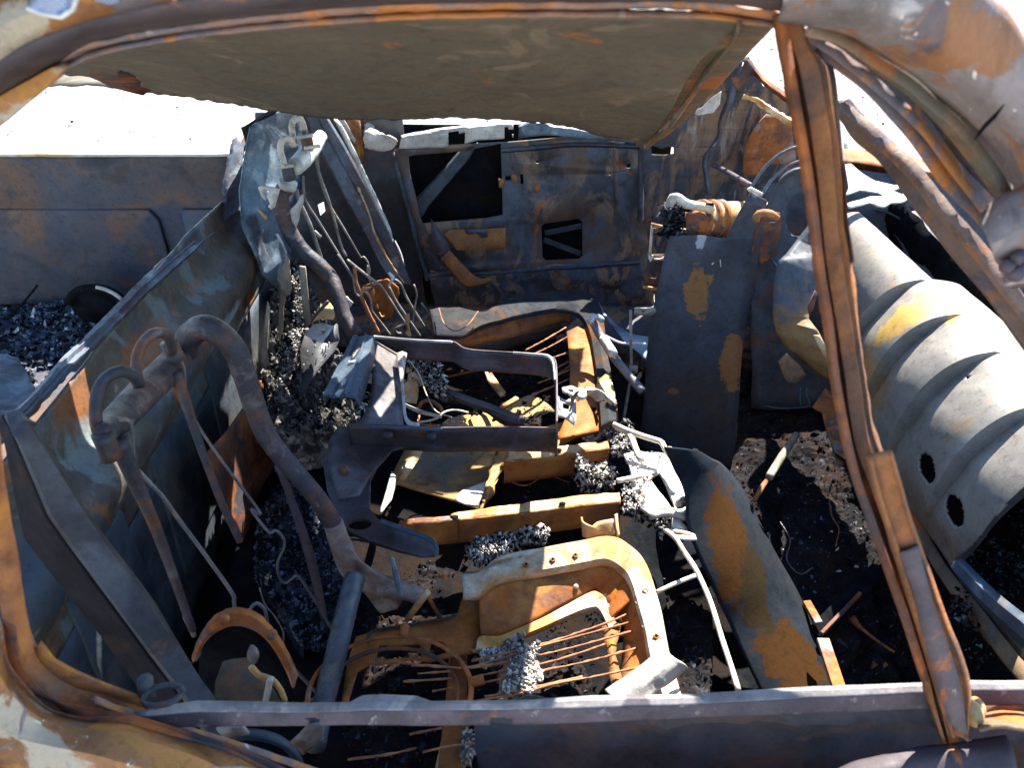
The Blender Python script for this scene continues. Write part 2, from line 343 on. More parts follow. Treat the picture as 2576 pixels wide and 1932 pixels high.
def debris(name, centres, size, mats, weights, parent=None, flat=.35, long=1.0, heap=None, **kw):
    """many crumpled flakes and crumbs as one mesh"""
    n = len(centres); C = np.array([tuple(c) for c in centres])
    s = size[0]+(size[1]-size[0])*rng.random(n)**2.2
    v = OCT[None]*s[:, None, None]*np.array([long, 1, flat])[None, None]*(.45+.9*rng.random((n, 6, 1)))
    v += rng.normal(0, .22, (n, 6, 3))*s[:, None, None]
    q = rng.normal(size=(n, 4)); q /= np.linalg.norm(q, axis=1)[:, None]; a, b, c, d = q.T
    R = np.stack([np.stack([1-2*(c*c+d*d), 2*(b*c-a*d), 2*(b*d+a*c)], 1), np.stack([2*(b*c+a*d), 1-2*(b*b+d*d), 2*(c*d-a*b)], 1), np.stack([2*(b*d-a*c), 2*(c*d+a*b), 1-2*(b*b+c*c)], 1)], 1)
    v = np.einsum('nij,nkj->nki', R, v)+C[:, None]
    org = np.array(world_root(parent).location) if parent is not None else np.array([v[..., 0].mean(), v[..., 1].mean(), v[..., 2].min()])
    v = (v-org).reshape(-1, 3)
    F = (np.array(OF)[None]+np.arange(n)[:, None, None]*6).reshape(-1, 3)
    vl, fl = v.tolist(), F.tolist(); mi = np.repeat(rng.choice(len(mats), n, p=np.array(weights)/sum(weights)), 8)
    if heap:   # the settled bed of ash under the loose bits
        P, z0, h, hm, st = heap; wp = [one(px, py, 'z', z0) for px, py in P]
        x0, x1, y0, y1 = min(p.x for p in wp), max(p.x for p in wp), min(p.y for p in wp), max(p.y for p in wp)
        WP = [(p.x, p.y) for p in wp]; nx = int((x1-x0)/st)+2; ny = int((y1-y0)/st)+2; base = len(vl); nf = 0
        ok = [[inpoly(x0+i*st, y0+j*st, WP) for i in range(nx)] for j in range(ny)]
        for j in range(ny):
            for i in range(nx):
                x, y = x0+i*st, y0+j*st; e = ok[j][i]
                vl.append([x-org[0], y-org[1], (hz(x, y, z0, h) if e else z0-.03)-org[2]])
        for j in range(ny-1):
            for i in range(nx-1):
                if ok[j][i] or ok[j][i+1] or ok[j+1][i] or ok[j+1][i+1]:
                    a_ = base+j*nx+i; fl.append([a_, a_+1, a_+nx+1, a_+nx]); nf += 1
        mi = np.concatenate([mi, np.full(nf, len(mats))]); mats = list(mats)+[hm]
    me = bpy.data.meshes.new(name); me.from_pydata(vl, [], fl)
    for x in mats: me.materials.append(M[x])
    me.polygons.foreach_set('material_index', mi.astype(np.int32)); me.update()
    if mats[0] in ('char', 'ash_dark') or name == 'ash_clump': me.polygons.foreach_set('use_smooth', [True]*len(me.polygons))
    o = bpy.data.objects.new(name, me); COL.objects.link(o)
    if parent is not None: o.parent = parent
    else: o.location = org
    for k, x in kw.items(): o[{'cat': 'category'}.get(k, k)] = x
    return o
def scatter(reg, poly, ax, v, n, h=.02, clump=0, heap=False):
    ox, oy, s = REG[reg]; P = [(ox+x*s, oy+y*s) for x, y in poly]
    xs = [p[0] for p in P]; ys = [p[1] for p in P]; out = []
    while len(out) < n:
        x = random.uniform(min(xs), max(xs)); y = random.uniform(min(ys), max(ys))
        if not inpoly(x, y, P): continue
        p = one(x, y, ax, v); m_ = mnoise.noise(p*14)
        if clump and random.random() > .5+clump*m_: continue
        if heap: p.z = hz(p.x, p.y, v, h)+.002
        else: p.z += h*random.random()*(0.4+max(0, m_)*2)
        out.append(p)
    return out
FLAT = [(0, 0), (1, 0)]

# ================================================================== SETTING
bm = bmesh.new()
gv = [bm.verts.new(p) for p in ((-60, -30, 0), (60, -30, 0), (60, 120, 0), (-60, 120, 0))]; bm.faces.new(gv)
finish('ground', bm, 'gravel', kind='structure', smooth=False)
st = [V((random.uniform(-6, 5), random.uniform(2.6, 13), .004)) for _ in range(5200)]
debris('gravel', st, (.005, .018), ['gravel', 'bed', 'char'], [9, 1, 1.2], flat=.6, kind='stuff', label='loose pale gravel scattered over the yard beyond the truck')

# ================================================================== THE TRUCK
T = thing('pickup_truck', 'burnt-out rusted pickup truck cab and bed with its roof caved in', 'pickup truck', (0, .75, 0))

# --- roof: near cantrail, gutter, outer skin, caved-in panel
lip = [(140, 176), (190, 143), (246, 119), (410, 86), (554, 66), (900, 35), (1300, 22), (1750, 26), (1880, 40), (1960, 54)]
flu = [(128, 168), (185, 128), (246, 104), (410, 72), (554, 51), (900, 14), (1300, 6), (1750, 6), (1880, 18), (1970, 34)]
gut = [(-30, 168), (40, 126), (102, 92), (246, 44), (410, 8), (900, -40), (1300, -60), (1750, -50), (1980, -30)]
R1 = W('P', lip, 'y', .10); R2 = W('P', flu, 'y', .088)
roof_near = W('P', [(138, 172)]+lip[1:-2]+[(1884, 44)], 'y', .103)
far = [(150, 184), (221, 193), (303, 217), (451, 238), (685, 273), (850, 291), (1096, 293), (1301, 303), (1424, 320), (1545, 350), (1634, 366)]
roof_far = W('P', far, 'y', (.72, .90))
A_, B_ = cr(roof_near, 9), cr(roof_far, 9)
mid = [a.lerp(b, .5)+V((0, 0, .012)) for a, b in zip(A_, B_)]
mid1 = [a.lerp(b, .22)+V((0, 0, .014)) for a, b in zip(A_, B_)]
mid2 = [a.lerp(b, .8)+V((0, 0, .006)) for a, b in zip(A_, B_)]
hole = lambda x, y: ((x-325)*.86+(y-196)*.5)**2/32**2+((y-196)*.86-(x-325)*.5)**2/11**2 < 1
roof = loft('roof_panel', [roof_near, mid1, mid, mid2, roof_far], 'roof', T, nu=210, sub=9, sv=True, amp=.006, nscale=4.5, holes=[hole], jag=.003, th=.0015)
plate('inner_bow', W('P', [(215, 135), (262, 150), (345, 178), (395, 215), (360, 240), (280, 220), (225, 190)], 'y', [.52, .52, .6, .72, .75, .7, .6]), 'rust_dark', roof, th=.002)
# unseen roof pieces added behind the fold, cut and slit to shape the sunlight
plate('unseen_roof_blocker', [V((-.95, .80, 1.50)), V((-.60, .82, 1.47)), V((-.34, .83, 1.455)), V((-.10, .83, 1.445)), V((.05, .87, 1.435)), V((.06, 1.06, 1.445)), V((-.07, 1.17, 1.46)), V((-.16, 1.30, 1.48)), V((-.26, 1.33, 1.49)), V((-.34, 1.42, 1.50)), V((-.34, 1.55, 1.52)), V((-.95, 1.55, 1.54))], 'roof', roof, th=.003, amp=.008, seg=.05, jag=.004,
      holes=[[V((-.16, 1.04, 1.4455)), V((-.13, 1.02, 1.4445)), V((-.07, 1.15, 1.455)), V((-.09, 1.16, 1.457))], [V((-.06, 1.02, 1.443)), V((-.045, 1.0, 1.442)), V((.0, 1.16, 1.457)), V((-.02, 1.18, 1.459))], [V((-.27, 1.16, 1.461)), V((-.24, 1.14, 1.459)), V((-.19, 1.21, 1.466)), V((-.23, 1.24, 1.469))]])
plate('unseen_roof_blocker', [V((-.12, 1.36, 1.49)), V((.04, 1.30, 1.48)), V((.22, 1.27, 1.47)), V((.36, 1.34, 1.47)), V((.40, 1.55, 1.50)), V((-.12, 1.55, 1.51))], 'roof', roof, th=.003, amp=.01, seg=.05, jag=.004)
# outer skin over it (the caved panel is double at the edges)
loft('roof_skin', [[p+V((0, -.07, .065)) for p in W('P', [(-200, 190), (0, 150), (246, 50), (700, 0), (1300, -10), (1900, 20)], 'y', .10)],
     [p+V((-.05, .45, .03)) for p in A_], [p+V((-.06, .02, .035)) for p in B_]], 'roof', roof, nu=50, sub=5, sv=True, amp=.004)
plate('windshield_header', W('P', [(1852, 42), (1940, 58), (1944, 76), (1892, 128), (1840, 185), (1784, 244), (1729, 300), (1676, 345), (1640, 365), (1600, 366), (1630, 315), (1662, 275), (1705, 212), (1770, 130)], 'y',
      [.10, .10, .13, .3, .45, .6, .74, .85, .9, .9, .8, .68, .5, .3]), 'roof_strip', roof, th=.006, bevel=.002)
ribbon('header_flange', W('P', [(1855, 50), (1830, 90), (1770, 178), (1715, 258), (1668, 318), (1618, 362)], 'y', (.09, .87)),
       W('P', [(1868, 52), (1846, 92), (1785, 184), (1729, 266), (1684, 326), (1634, 366)], 'y', (.09, .87)), [(0, 0), (.3, .008), (.7, .008), (1, 0)], 'roof_strip', roof, nu=40)
loft('rail_flange', [R1, [a.lerp(b, .5)+V((0, -.004, 0)) for a, b in zip(cr(R1, 30), cr(R2, 30))], R2], 'flange', T, nu=150, sub=2, amp=.001, nscale=25, jag=.0015, th=.002)
loft('rail_lip', [R1, [p+V((0, -.004, -.0025)) for p in R1]], 'flange', T, nu=150, sub=1, th=.0015, amp=.0006, nscale=60)
G0 = W('P', [(-40, 268), (60, 212), (128, 172), (246, 104), (410, 72), (554, 51), (900, 14), (1300, 6), (1750, 6), (1975, 30)], 'y', .089)
G1 = W('P', [(-40, 225), (60, 160), (120, 128), (246, 74), (410, 44), (554, 26), (900, -16), (1300, -30), (1750, -30), (1975, 0)], 'y', .060)
G2 = W('P', [(-40, 180), (30, 132), (102, 92), (246, 44), (410, 8), (554, -12), (900, -45), (1300, -60), (1750, -50), (1980, -30)], 'y', .055)
GU = loft('gutter', [G0, G1, G2], 'rail', T, nu=120, sub=6, sv=True, amp=.0015, th=.003)
loft('roof_edge', [G2, W('P', [(-120, 90), (0, 40), (120, -10), (300, -60), (600, -110), (900, -130), (1300, -130), (1750, -130), (2000, -110)], 'y', .05),
     W('P', [(-160, -40), (0, -120), (200, -180), (400, -210), (600, -230), (900, -230), (1300, -230), (1750, -230), (2000, -230)], 'y', .09)], 'skin', T, nu=60, sub=5, sv=True, amp=.002)
plate('rear_pillar_top', W('P', [(158, 174), (140, 200), (108, 228), (0, 316), (-140, 420), (-160, 300), (-40, 262), (60, 206), (126, 170), (146, 166)], 'y', .082), 'skin', T, th=.01, amp=.003, seg=.02, bevel=.002)

# --- front corner of the roof and outer windshield pillar
E1 = [(1960, 50), (2037, 62), (2127, 86), (2209, 143), (2291, 197), (2373, 266), (2434, 322), (2475, 366), (2516, 420), (2549, 492), (2590, 580)]
E2 = [(1970, 0), (2070, 5), (2190, 30), (2280, 80), (2360, 130), (2430, 180), (2480, 230), (2520, 280), (2560, 330), (2600, 390), (2650, 470)]
E3 = [(1970, -90), (2150, -90), (2330, -70), (2440, -50), (2484, -2), (2512, 25), (2537, 50), (2558, 84), (2580, 118), (2620, 170), (2700, 260)]
loft('windshield_pillar_skin', [W('P', E1, 'y', .075), W('P', E2, 'y', .045), W('P', E3, 'y', .05), [p+V((0, .05, .0)) for p in W('P', E3, 'y', .05)]], 'fender', T, nu=90, sub=8, sv=True, amp=.004, nscale=7, th=.004)
crack = W('P', [(2528, 262), (2500, 290), (2478, 312), (2464, 330), (2452, 352), (2470, 334), (2484, 318), (2506, 296)], 'y', .036)
plate('split_seam', crack, 'dark', T, th=.001)
ribbon('pillar_inner_flange', W('C', [(880, 165), (950, 215), (1100, 300), (1250, 410), (1400, 520), (1550, 640), (1700, 800), (1850, 990), (2000, 1180), (2070, 1240)], 'y', .085),
       W('C', [(880, 150), (1100, 215), (1300, 350), (1500, 480), (1650, 610), (1780, 720), (1900, 860), (2010, 1000), (2100, 1150), (2160, 1250)], 'y', .078),
       [(0, -.012), (.12, -.012), (.2, .0), (.5, .002), (.8, .004), (1, .0)], 'roof_strip', T, nu=80, amp=.0006)
ribbon('windshield_pillar', W('C', [(880, 190), (905, 275), (1060, 400), (1200, 505), (1360, 685), (1500, 855), (1600, 1000), (1700, 1130), (1860, 1280), (1960, 1400), (2020, 1560)], 'y', .10),
       W('C', [(900, 160), (1040, 250), (1200, 370), (1330, 480), (1480, 620), (1620, 770), (1740, 930), (1850, 1080), (1980, 1240), (2080, 1370), (2160, 1560)], 'y', .09),
       [(0, -.004), (.08, .004), (.25, .006), (.38, .002), (.42, -.008), (.60, -.009), (.66, .004), (.85, .008), (1, .002)], 'flange', T, nu=110, amp=.0008, nscale=14, jag=.001)
ribbon('pillar_core', W('C', [(900, 160), (1040, 250), (1200, 370), (1330, 480), (1480, 620), (1620, 770), (1740, 930), (1850, 1080), (1980, 1240), (2080, 1370), (2160, 1560)], 'y', .105), W('P', [(2060, 50), (2140, 76), (2230, 130), (2310, 182), (2390, 250), (2460, 310), (2500, 366), (2535, 420), (2565, 492), (2600, 560), (2640, 640)], 'y', .10), [(0, 0), (.5, -.006), (1, 0)], 'rail', T, nu=60, th=.003)
ribbon('cowl_rail', W('P', [(2108, 262), (2150, 345), (2209, 396), (2250, 448), (2291, 506), (2340, 570), (2393, 637), (2440, 695), (2496, 762), (2576, 876), (2680, 1010)], 'y', (.32, .14)),
       W('P', [(2112, 254), (2170, 300), (2222, 345), (2270, 385), (2325, 440), (2375, 505), (2430, 565), (2490, 640), (2545, 715), (2640, 830), (2740, 960)], 'y', (.30, .12)),
       [(0, -.006), (.1, .004), (.28, .006), (.36, .0), (.5, -.006), (.62, -.006), (.7, .0), (.76, .007), (.92, .006), (1, -.002)], 'strip', T, nu=90, amp=.0012, nscale=12, jag=.001)
loft('pillar_foot', [W('P', [(2470, 545), (2520, 500), (2590, 470), (2660, 460)], 'y', .06), W('P', [(2490, 600), (2540, 580), (2600, 570), (2670, 560)], 'y', .04),
     W('P', [(2500, 660), (2540, 650), (2600, 640), (2670, 640)], 'y', .05), W('P', [(2530, 715), (2570, 720), (2620, 730), (2670, 730)], 'y', .09)], 'fender', T, nu=20, sub=5, sv=True, amp=.006, nscale=20)
for c, r in (((2530, 672), .004), ((2553, 690), .005), ((2560, 650), .004)): 
    p = W('P', [c], 'y', .035)[0]; tube('hinge_pin', [p, p+V((.018, .02, -.004))], r, 'purple', T)

# --- door window channel (front division bar of the near door)
cl = [(1947, 40), (1963, 140), (1979, 230), (2004, 369), (2029, 533), (2049, 680), (2070, 804), (2094, 980), (2131, 1165), (2184, 1320), (2225, 1432), (2270, 1564), (2316, 1711), (2373, 1880), (2400, 1960)]
crr = [(2037, 55), (2060, 120), (2094, 164), (2111, 279), (2123, 410), (2135, 574), (2148, 660), (2168, 804), (2201, 1034), (2216, 1118), (2262, 1240), (2310, 1380), (2362, 1550), (2410, 1715), (2425, 1880), (2450, 1960)]
WCH = ribbon('window_channel', W('P', cl, 'y', (.085, -.02)), W('P', crr, 'y', (.085, -.02)),
       [(0, -.002), (.06, .004), (.18, .005), (.20, -.006), (.30, -.008), (.36, .001), (.72, .002), (.80, -.004), (.9, -.003), (1, -.009)], 'channel', T, nu=150, amp=.0012, nscale=18, th=.002, jag=.001)
ribbon('channel_edge', W('P', [(x-2, y) for x, y in cl[:-2]], 'y', (.083, -.022)), W('P', [(x+26-8*k/12, y) for k, (x, y) in enumerate(cl[:-2])], 'y', (.083, -.022)), [(0, .0), (.3, .004), (1, .003)], 'rust_dark', WCH, nu=120, amp=.0008)
ribbon('channel_sleeve', W('P', [(2176, 1150), (2196, 1235), (2240, 1370), (2290, 1530), (2345, 1720), (2388, 1850)], 'y', (-.004, -.03)),
       W('P', [(2242, 1130), (2260, 1190), (2291, 1296), (2340, 1430), (2385, 1560), (2438, 1715), (2434, 1860)], 'y', (-.004, -.03)),
       [(0, .0), (.1, .003), (.2, .003), (.3, .0), (.8, .001), (.86, .004), (1, .001)], 'channel', WCH, nu=90, amp=.001, th=.002)
ribbon('sleeve_patch', W('P', [(2262, 1390), (2300, 1500), (2320, 1600), (2350, 1700), (2385, 1820)], 'y', (-.018, -.034)),
       W('P', [(2310, 1370), (2345, 1500), (2385, 1630), (2415, 1730), (2432, 1850)], 'y', (-.018, -.034)), [(0, .001), (.5, .002), (1, .001)], 'purple', WCH, nu=60, amp=.001, th=.001)
ribbon('channel_back_flange', W('P', [(2066, 139), (2094, 166), (2111, 279), (2123, 410), (2135, 574), (2146, 660)], 'y', (.095, .05)), W('P', [(2040, 130), (2068, 200), (2092, 300), (2110, 420), (2122, 574), (2136, 660)], 'y', (.095, .05)),
       [(0, -.004), (.5, .004), (1, 0)], 'rust_dark', WCH, nu=60, amp=.001)

# --- near door: belt rail, inner panel
top0 = [(330, 1792), (361, 1786), (492, 1763), (779, 1768), (880, 1768), (911, 1752), (960, 1748), (1047, 1750), (1084, 1764), (1342, 1762), (1485, 1750), (1750, 1746), (2045, 1727), (2315, 1718), (2443, 1712), (2640, 1714)]
top1 = [(310, 1806), (361, 1804), (492, 1792), (779, 1794), (880, 1792), (911, 1790), (960, 1789), (1047, 1788), (1084, 1788), (1342, 1786), (1485, 1781), (1750, 1772), (2045, 1756), (2315, 1744), (2443, 1738), (2640, 1738)]
bot = [(300, 1822), (361, 1832), (492, 1830), (779, 1826), (880, 1826), (911, 1826), (960, 1826), (1047, 1826), (1084, 1826), (1342, 1824), (1485, 1818), (1750, 1806), (2045, 1796), (2315, 1784), (2443, 1776), (2640, 1776)]
notch = lambda x, y: (772 < x < 806 and y > 1808) or (1236 < x < 1284 and y > 1808)
beltA = W('P', top0, 'z', 1.205); beltB = W('P', top1, 'z', 1.204)
beltC = [one(x, y, 'y', b.y-.004) for (x, y), b in zip(bot, beltB)]
BR = loft('belt_rail', [beltB, beltC], 'sill_face', T, nu=260, sub=8, su=False, amp=.0006, nscale=20, holes=[notch], th=.003)
loft('rail_top_face', [beltA, [a.lerp(b, .5)+V((0, 0, .002)) for a, b in zip(beltA, beltB)], [b+V((0, 0, .0)) for b in beltB]], 'sill_top', BR, nu=260, sub=4, su=False, sv=False, amp=.0006, nscale=20, th=.003)
inn = [V((.0-.03, .004, 1.185)), V((.3, .004, 1.185)), V((.62, .004, 1.185))]
loft('door_inner_panel', [[V((x, .006, 1.186)) for x in (-.03, .15, .3, .45, .62)], [V((x, .001, 1.16)) for x in (-.03, .15, .3, .45, .62)], [V((x, .014, 1.12)) for x in (-.03, .15, .3, .45, .62)], [V((x, .01, .7)) for x in (-.03, .15, .3, .45, .62)]], 'door_in', T, nu=90, sub=14, amp=.006, nscale=26, sv=True)
plate('door_outer_skin', [V((-.32, -.10, 1.13)), V((.6, -.10, 1.13)), V((.6, -.11, .5)), V((-.32, -.11, .5))], 'skin', T, th=.002, amp=.003, seg=.06)
loft('outer_belt_strip', [W('P', [(2080, 1945), (2160, 1912), (2260, 1888), (2373, 1870), (2460, 1858), (2533, 1850)], 'z', 1.165), W('P', [(2100, 1975), (2200, 1940), (2300, 1915), (2400, 1895), (2480, 1886), (2550, 1886)], 'z', 1.168),
     W('P', [(2100, 2030), (2200, 1990), (2300, 1965), (2400, 1945), (2480, 1936), (2560, 1940)], 'z', 1.16)], 'rail', T, nu=40, sub=4, sv=True, amp=.002, nscale=20)
loft('front_belt_box', [W('O', [(1440, 990), (1600, 985), (1930, 990), (2100, 995)], 'z', 1.19), W('O', [(1440, 1015), (1600, 1015), (1930, 1020), (2100, 1025)], 'z', 1.187)], 'rust', T, nu=20, sub=2, th=.003)
loft('mirror_base', [W('O', [(1500, 1060), (1650, 1060), (1930, 1090), (2100, 1090)], 'z', 1.185), W('O', [(1510, 1170), (1650, 1160), (1930, 1170), (2100, 1180)], 'z', 1.18), W('O', [(1500, 1290), (1650, 1260), (1930, 1290), (2100, 1290)], 'y', -.03)], 'roof_strip', T, nu=20, sub=4, sv=True, amp=.003, nscale=30)
for c, r in (((1455, 1155), .0095), ((1495, 1105), .0075)):
    p = W('O', [c], 'z', 1.2)[0]
    bm = bmesh.new(); bmesh.ops.create_icosphere(bm, subdivisions=3, radius=r)
    for v_ in bm.verts: v_.co = V((v_.co.x*.8, v_.co.y*1.2, v_.co.z))+p
    finish('mounting_stud', bm, 'rail_seat', T)

# --- rear corner of the cab (near side): outer skin, groove, inner flange of the window opening
q_in = [(-6, 1000), (8, 1091), (22, 1200), (37, 1320), (53, 1395), (74, 1530), (107, 1640), (184, 1706), (287, 1735), (345, 1762), (380, 1790)]
q_mid = [(-60, 1000), (-40, 1091), (-24, 1200), (-8, 1320), (6, 1410), (30, 1570), (70, 1680), (150, 1755), (240, 1790), (300, 1800), (340, 1806)]
ribbon('window_opening_flange', W('P', q_in, 'y', (.02, .0)), W('P', q_mid, 'y', (-.005, -.02)), [(0, -.008), (.12, .0), (.5, .004), (.9, .0), (1, -.006)], 'rust_orange', T, nu=110, amp=.0015, nscale=20)
slot = [(4, 1564), (20, 1662), (62, 1723), (123, 1781), (205, 1806), (307, 1808), (400, 1832), (492, 1861), (574, 1888), (656, 1926), (760, 1975)]
slot2 = [(32, 1580), (45, 1662), (86, 1724), (145, 1768), (218, 1793), (311, 1799), (405, 1823), (498, 1852), (582, 1879), (667, 1916), (774, 1964)]
ribbon('weather_groove', W('P', slot, 'y', -.030), W('P', slot2, 'y', -.024), [(0, .001), (.2, -.010), (.8, -.010), (1, .001)], 'rust_dark', T, nu=90)
ribbon('window_lower_lip', W('P', [(230, 1752), (303, 1783), (380, 1806), (451, 1826), (574, 1863), (718, 1908), (830, 1945)], 'y', -.012), W('P', [(240, 1768), (310, 1795), (380, 1815), (451, 1836), (574, 1873), (718, 1922), (830, 1962)], 'y', -.02),
       [(0, 0), (.5, .003), (1, 0)], 'flange', T, nu=70, amp=.0008, nscale=60)
loft('quarter_panel', [W('P', [(-130, 1300), (-60, 1450), (2, 1570), (18, 1668), (60, 1728), (121, 1786), (205, 1812), (307, 1815), (400, 1840), (492, 1868), (574, 1896), (656, 1934), (780, 1990)], 'y', -.032),
     W('P', [(-160, 1380), (-110, 1530), (-30, 1640), (10, 1730), (60, 1790), (120, 1835), (200, 1858), (300, 1868), (390, 1890), (480, 1918), (560, 1950), (640, 1990), (760, 2050)], 'y', -.055),
     W('P', [(-300, 1500), (-240, 1650), (-160, 1780), (-80, 1880), (0, 1940), (90, 1990), (190, 2010), (300, 2020), (400, 2050), (480, 2080), (560, 2120), (640, 2170), (760, 2230)], 'y', -.075),
     [p+V((0, 0, -.5)) for p in W('P', [(-300, 1500), (-240, 1650), (-160, 1780), (-80, 1880), (0, 1940), (90, 1990), (190, 2010), (300, 2020), (400, 2050), (480, 2080), (560, 2120), (640, 2170), (760, 2230)], 'y', -.08)]], 'skin', T, nu=110, sub=8, sv=True, amp=.003, nscale=9, th=.004)
plate('jamb_plate', W('G', [(190, 960), (240, 900), (330, 1010), (460, 1080), (700, 1180), (830, 1225), (880, 1285), (740, 1345), (500, 1330), (300, 1250), (200, 1130)], 'y', -.004), 'rust_orange', T, th=.003, amp=.003, seg=.012)
cyl = W('N', [(-1340+2200, 0)], 'y', 0)
pp = W('G', [(905, 1240), (890, 1120)], 'y', .004); tube('seat_belt_stud', pp, .0065, 'soot', T)
pp = W('G', [(1000, 1215)], 'z', 1.212)[0]; tube('washer', [pp+V((.017*math.cos(a), .009*math.sin(a), .003*math.cos(a))) for a in np.linspace(0, 2*math.pi, 15)], .0025, 'soot', T, res=6)

# --- near rear pillar inside the opening
pL = W('P', [(-30, 1070), (5, 1106), (53, 1354), (246, 1602), (348, 1738), (420, 1850)], 'y', (.18, .06)); pR = W('P', [(55, 1030), (72, 1056), (246, 1320), (395, 1530), (540, 1748), (600, 1850)], 'y', (.18, .06))
pM = W('P', [(20, 1052), (50, 1110), (130, 1300), (320, 1560), (455, 1740), (520, 1850)], 'y', (.17, .05))
RP = ribbon('rear_pillar_inner', pL, pM, [(0, -.01), (.06, 0), (.95, .004), (1, .006)], 'pillar_l', T, nu=80, th=.003, amp=.0008, su=False, label='dark heavy pillar channel')
ribbon('pillar_side_face', [p+V((0, -.004, .004)) for p in pM], pR, [(0, .0), (.1, .004), (.88, .003), (1, -.010)], 'pillar_r', RP, nu=80, th=.003, amp=.0008, su=False)

# --- cab rear wall
def wallrow(x, z, xe=None, ze=None):
    out = []
    for k in range(12):
        y = -.02+1.47*k/11; f = max(0, (y-1.05)/.4)
        out.append(V((x+(0 if xe is None else (xe-x)*f), y, z+(0 if ze is None else (ze-z)*f))))
    return out
wr = [wallrow(-.626, 1.145, ze=1.10), wallrow(-.620, 1.11, ze=1.08), wallrow(-.607, 1.07), wallrow(-.578, 1.045), wallrow(-.562, 1.01), wallrow(-.575, .965), wallrow(-.60, .93), wallrow(-.602, .88)]
RW = loft('rear_wall', wr, 'wall', T, nu=110, sub=5, sv=True, amp=.004, nscale=6, th=.003)
loft('lower_wall', [wallrow(-.602, .882), wallrow(-.602, .55)], 'wall_low', RW, nu=50, sub=10, amp=.004, nscale=7)
for y0, y1 in ((.32, .50), (.62, .80), (.90, 1.05)):
    plate('wall_rib', [V((-.598, y0, .93)), V((-.598, y1, .93)), V((-.598, y1+.01, .66)), V((-.598, y0-.01, .66))], 'wall_low', RW, th=.012, bevel=.004)
f_out = W('P', [(-90, 1160), (74, 997), (155, 908), (240, 818), (330, 728), (418, 640), (500, 580), (556, 540)], 'x', -.64)
f_in = W('P', [(-60, 1180), (98, 1018), (180, 930), (265, 845), (365, 745), (455, 660), (530, 598), (590, 556)], 'x', -.618)
ribbon('wall_flange', f_out, f_in, [(0, -.004), (.1, .004), (.45, .005), (.5, .009), (.56, .009), (.62, .003), (.95, .004), (1, -.004)], 'blue', RW, nu=130, amp=.003, nscale=13, th=.002, jag=.003)
ribbon('corner_flange', W('A', [(1355, 1370), (1370, 1240), (1375, 1120), (1395, 1000), (1430, 870), (1480, 785)], 'x', -.625), W('A', [(1470, 1290), (1485, 1200), (1495, 1080), (1505, 980), (1520, 880), (1540, 790)], 'x', -.60),
       [(0, -.003), (.15, .005), (.55, .002), (.8, .008), (1, -.004)], 'blue', RW, nu=70, amp=.004, nscale=14, jag=.004)
cp = W('P', [(628, 318), (660, 292), (690, 268), (740, 262), (765, 330), (762, 450), (742, 560), (733, 640), (700, 730), (655, 690), (612, 560), (606, 470)], 'y', [1.30, 1.36, 1.40, 1.42, 1.42, 1.38, 1.34, 1.28, 1.24, 1.18, 1.16, 1.22])
plate('rear_corner_panel', cp, 'corner', T, th=.003, amp=.009, nscale=9, seg=.02)
plate('far_quarter_inner', W('P', [(640, 285), (1010, 285), (1030, 500), (1080, 830), (640, 830)], 'y', 1.54), 'soot', T, th=.006, amp=.012, seg=.05, holes=[W('J', [(900, 960), (960, 930), (975, 1020), (930, 1060)], 'y', 1.54)])
loft('rear_corner_post', [W('J', [(480, 60), (330, 150), (230, 215), (180, 235)], 'y', (1.35, 1.3)), W('J', [(700, 60), (560, 190), (400, 300), (240, 420)], 'y', (1.5, 1.36))], 'soot', T, nu=30, sub=6, amp=.004)
plate('bracket_and_lit_patch', W('J', [(335, 800), (360, 775), (470, 790), (545, 815), (520, 900), (495, 985), (462, 1010), (430, 975), (450, 950), (415, 880), (440, 830), (400, 822), (385, 850), (420, 905), (405, 925), (365, 880)], 'y', 1.10), 'cast', T, th=.002)
plate('bracket_and_lit_patch', W('J', [(640, 1010), (700, 950), (735, 880), (765, 860), (770, 930), (740, 1010), (720, 1120), (685, 1215), (660, 1150)], 'y', 1.13), 'cast', T, th=.002)  # this and the next two are pale plates standing in for sunlit patches
plate('bracket_and_lit_patch', W('J', [(500, 1240), (525, 1235), (575, 1330), (610, 1420), (600, 1440), (560, 1340)], 'y', 1.10), 'cast', T, th=.002)
plate('bracket_and_lit_patch', W('J', [(330, 1000), (370, 1025), (425, 1080), (405, 1140), (385, 1090), (345, 1030)], 'y', 1.15), 'rail_seat', T, th=.002)

# --- bed seen over the wall
bed = T
BS = plate('bed_side', [V((-3.6, 1.62, 1.10)), V((-.70, 1.62, 1.10)), V((-.70, 1.62, .60)), V((-3.6, 1.62, .60))], 'bed', T, th=.012, amp=.012, nscale=2.5, seg=.12)
loft('bed_rail_cap', [[V((-3.6, 1.612, 1.098)), V((-.70, 1.612, 1.098))], [V((-3.6, 1.612, 1.104)), V((-.70, 1.612, 1.104))], [V((-3.6, 1.70, 1.106)), V((-.70, 1.70, 1.106))]], 'bed_lip', BS, nu=80, sub=3, su=False, amp=.002, nscale=20)
for x0, x1, z0, z1 in ((-2.2, -1.50, 1.035, .965), (-1.44, -.97, .955, .67), (-.885, -.70, .955, .72)):
    plate('embossed_panel', [V((x0, 1.606, z0)), V((x1, 1.606, z0)), V((x1+.02, 1.606, z0-.03)), V((x1+.02, 1.606, z1)), V((x0, 1.606, z1))], 'bed', BS, th=.012, bevel=.005)
loft('bed_floor', [[V((-3.6, .0, .66)), V((-.63, .0, .66))], [V((-3.6, 1.62, .66)), V((-.63, 1.62, .66))]], 'bed', T, nu=90, sub=40, amp=.012, nscale=9)

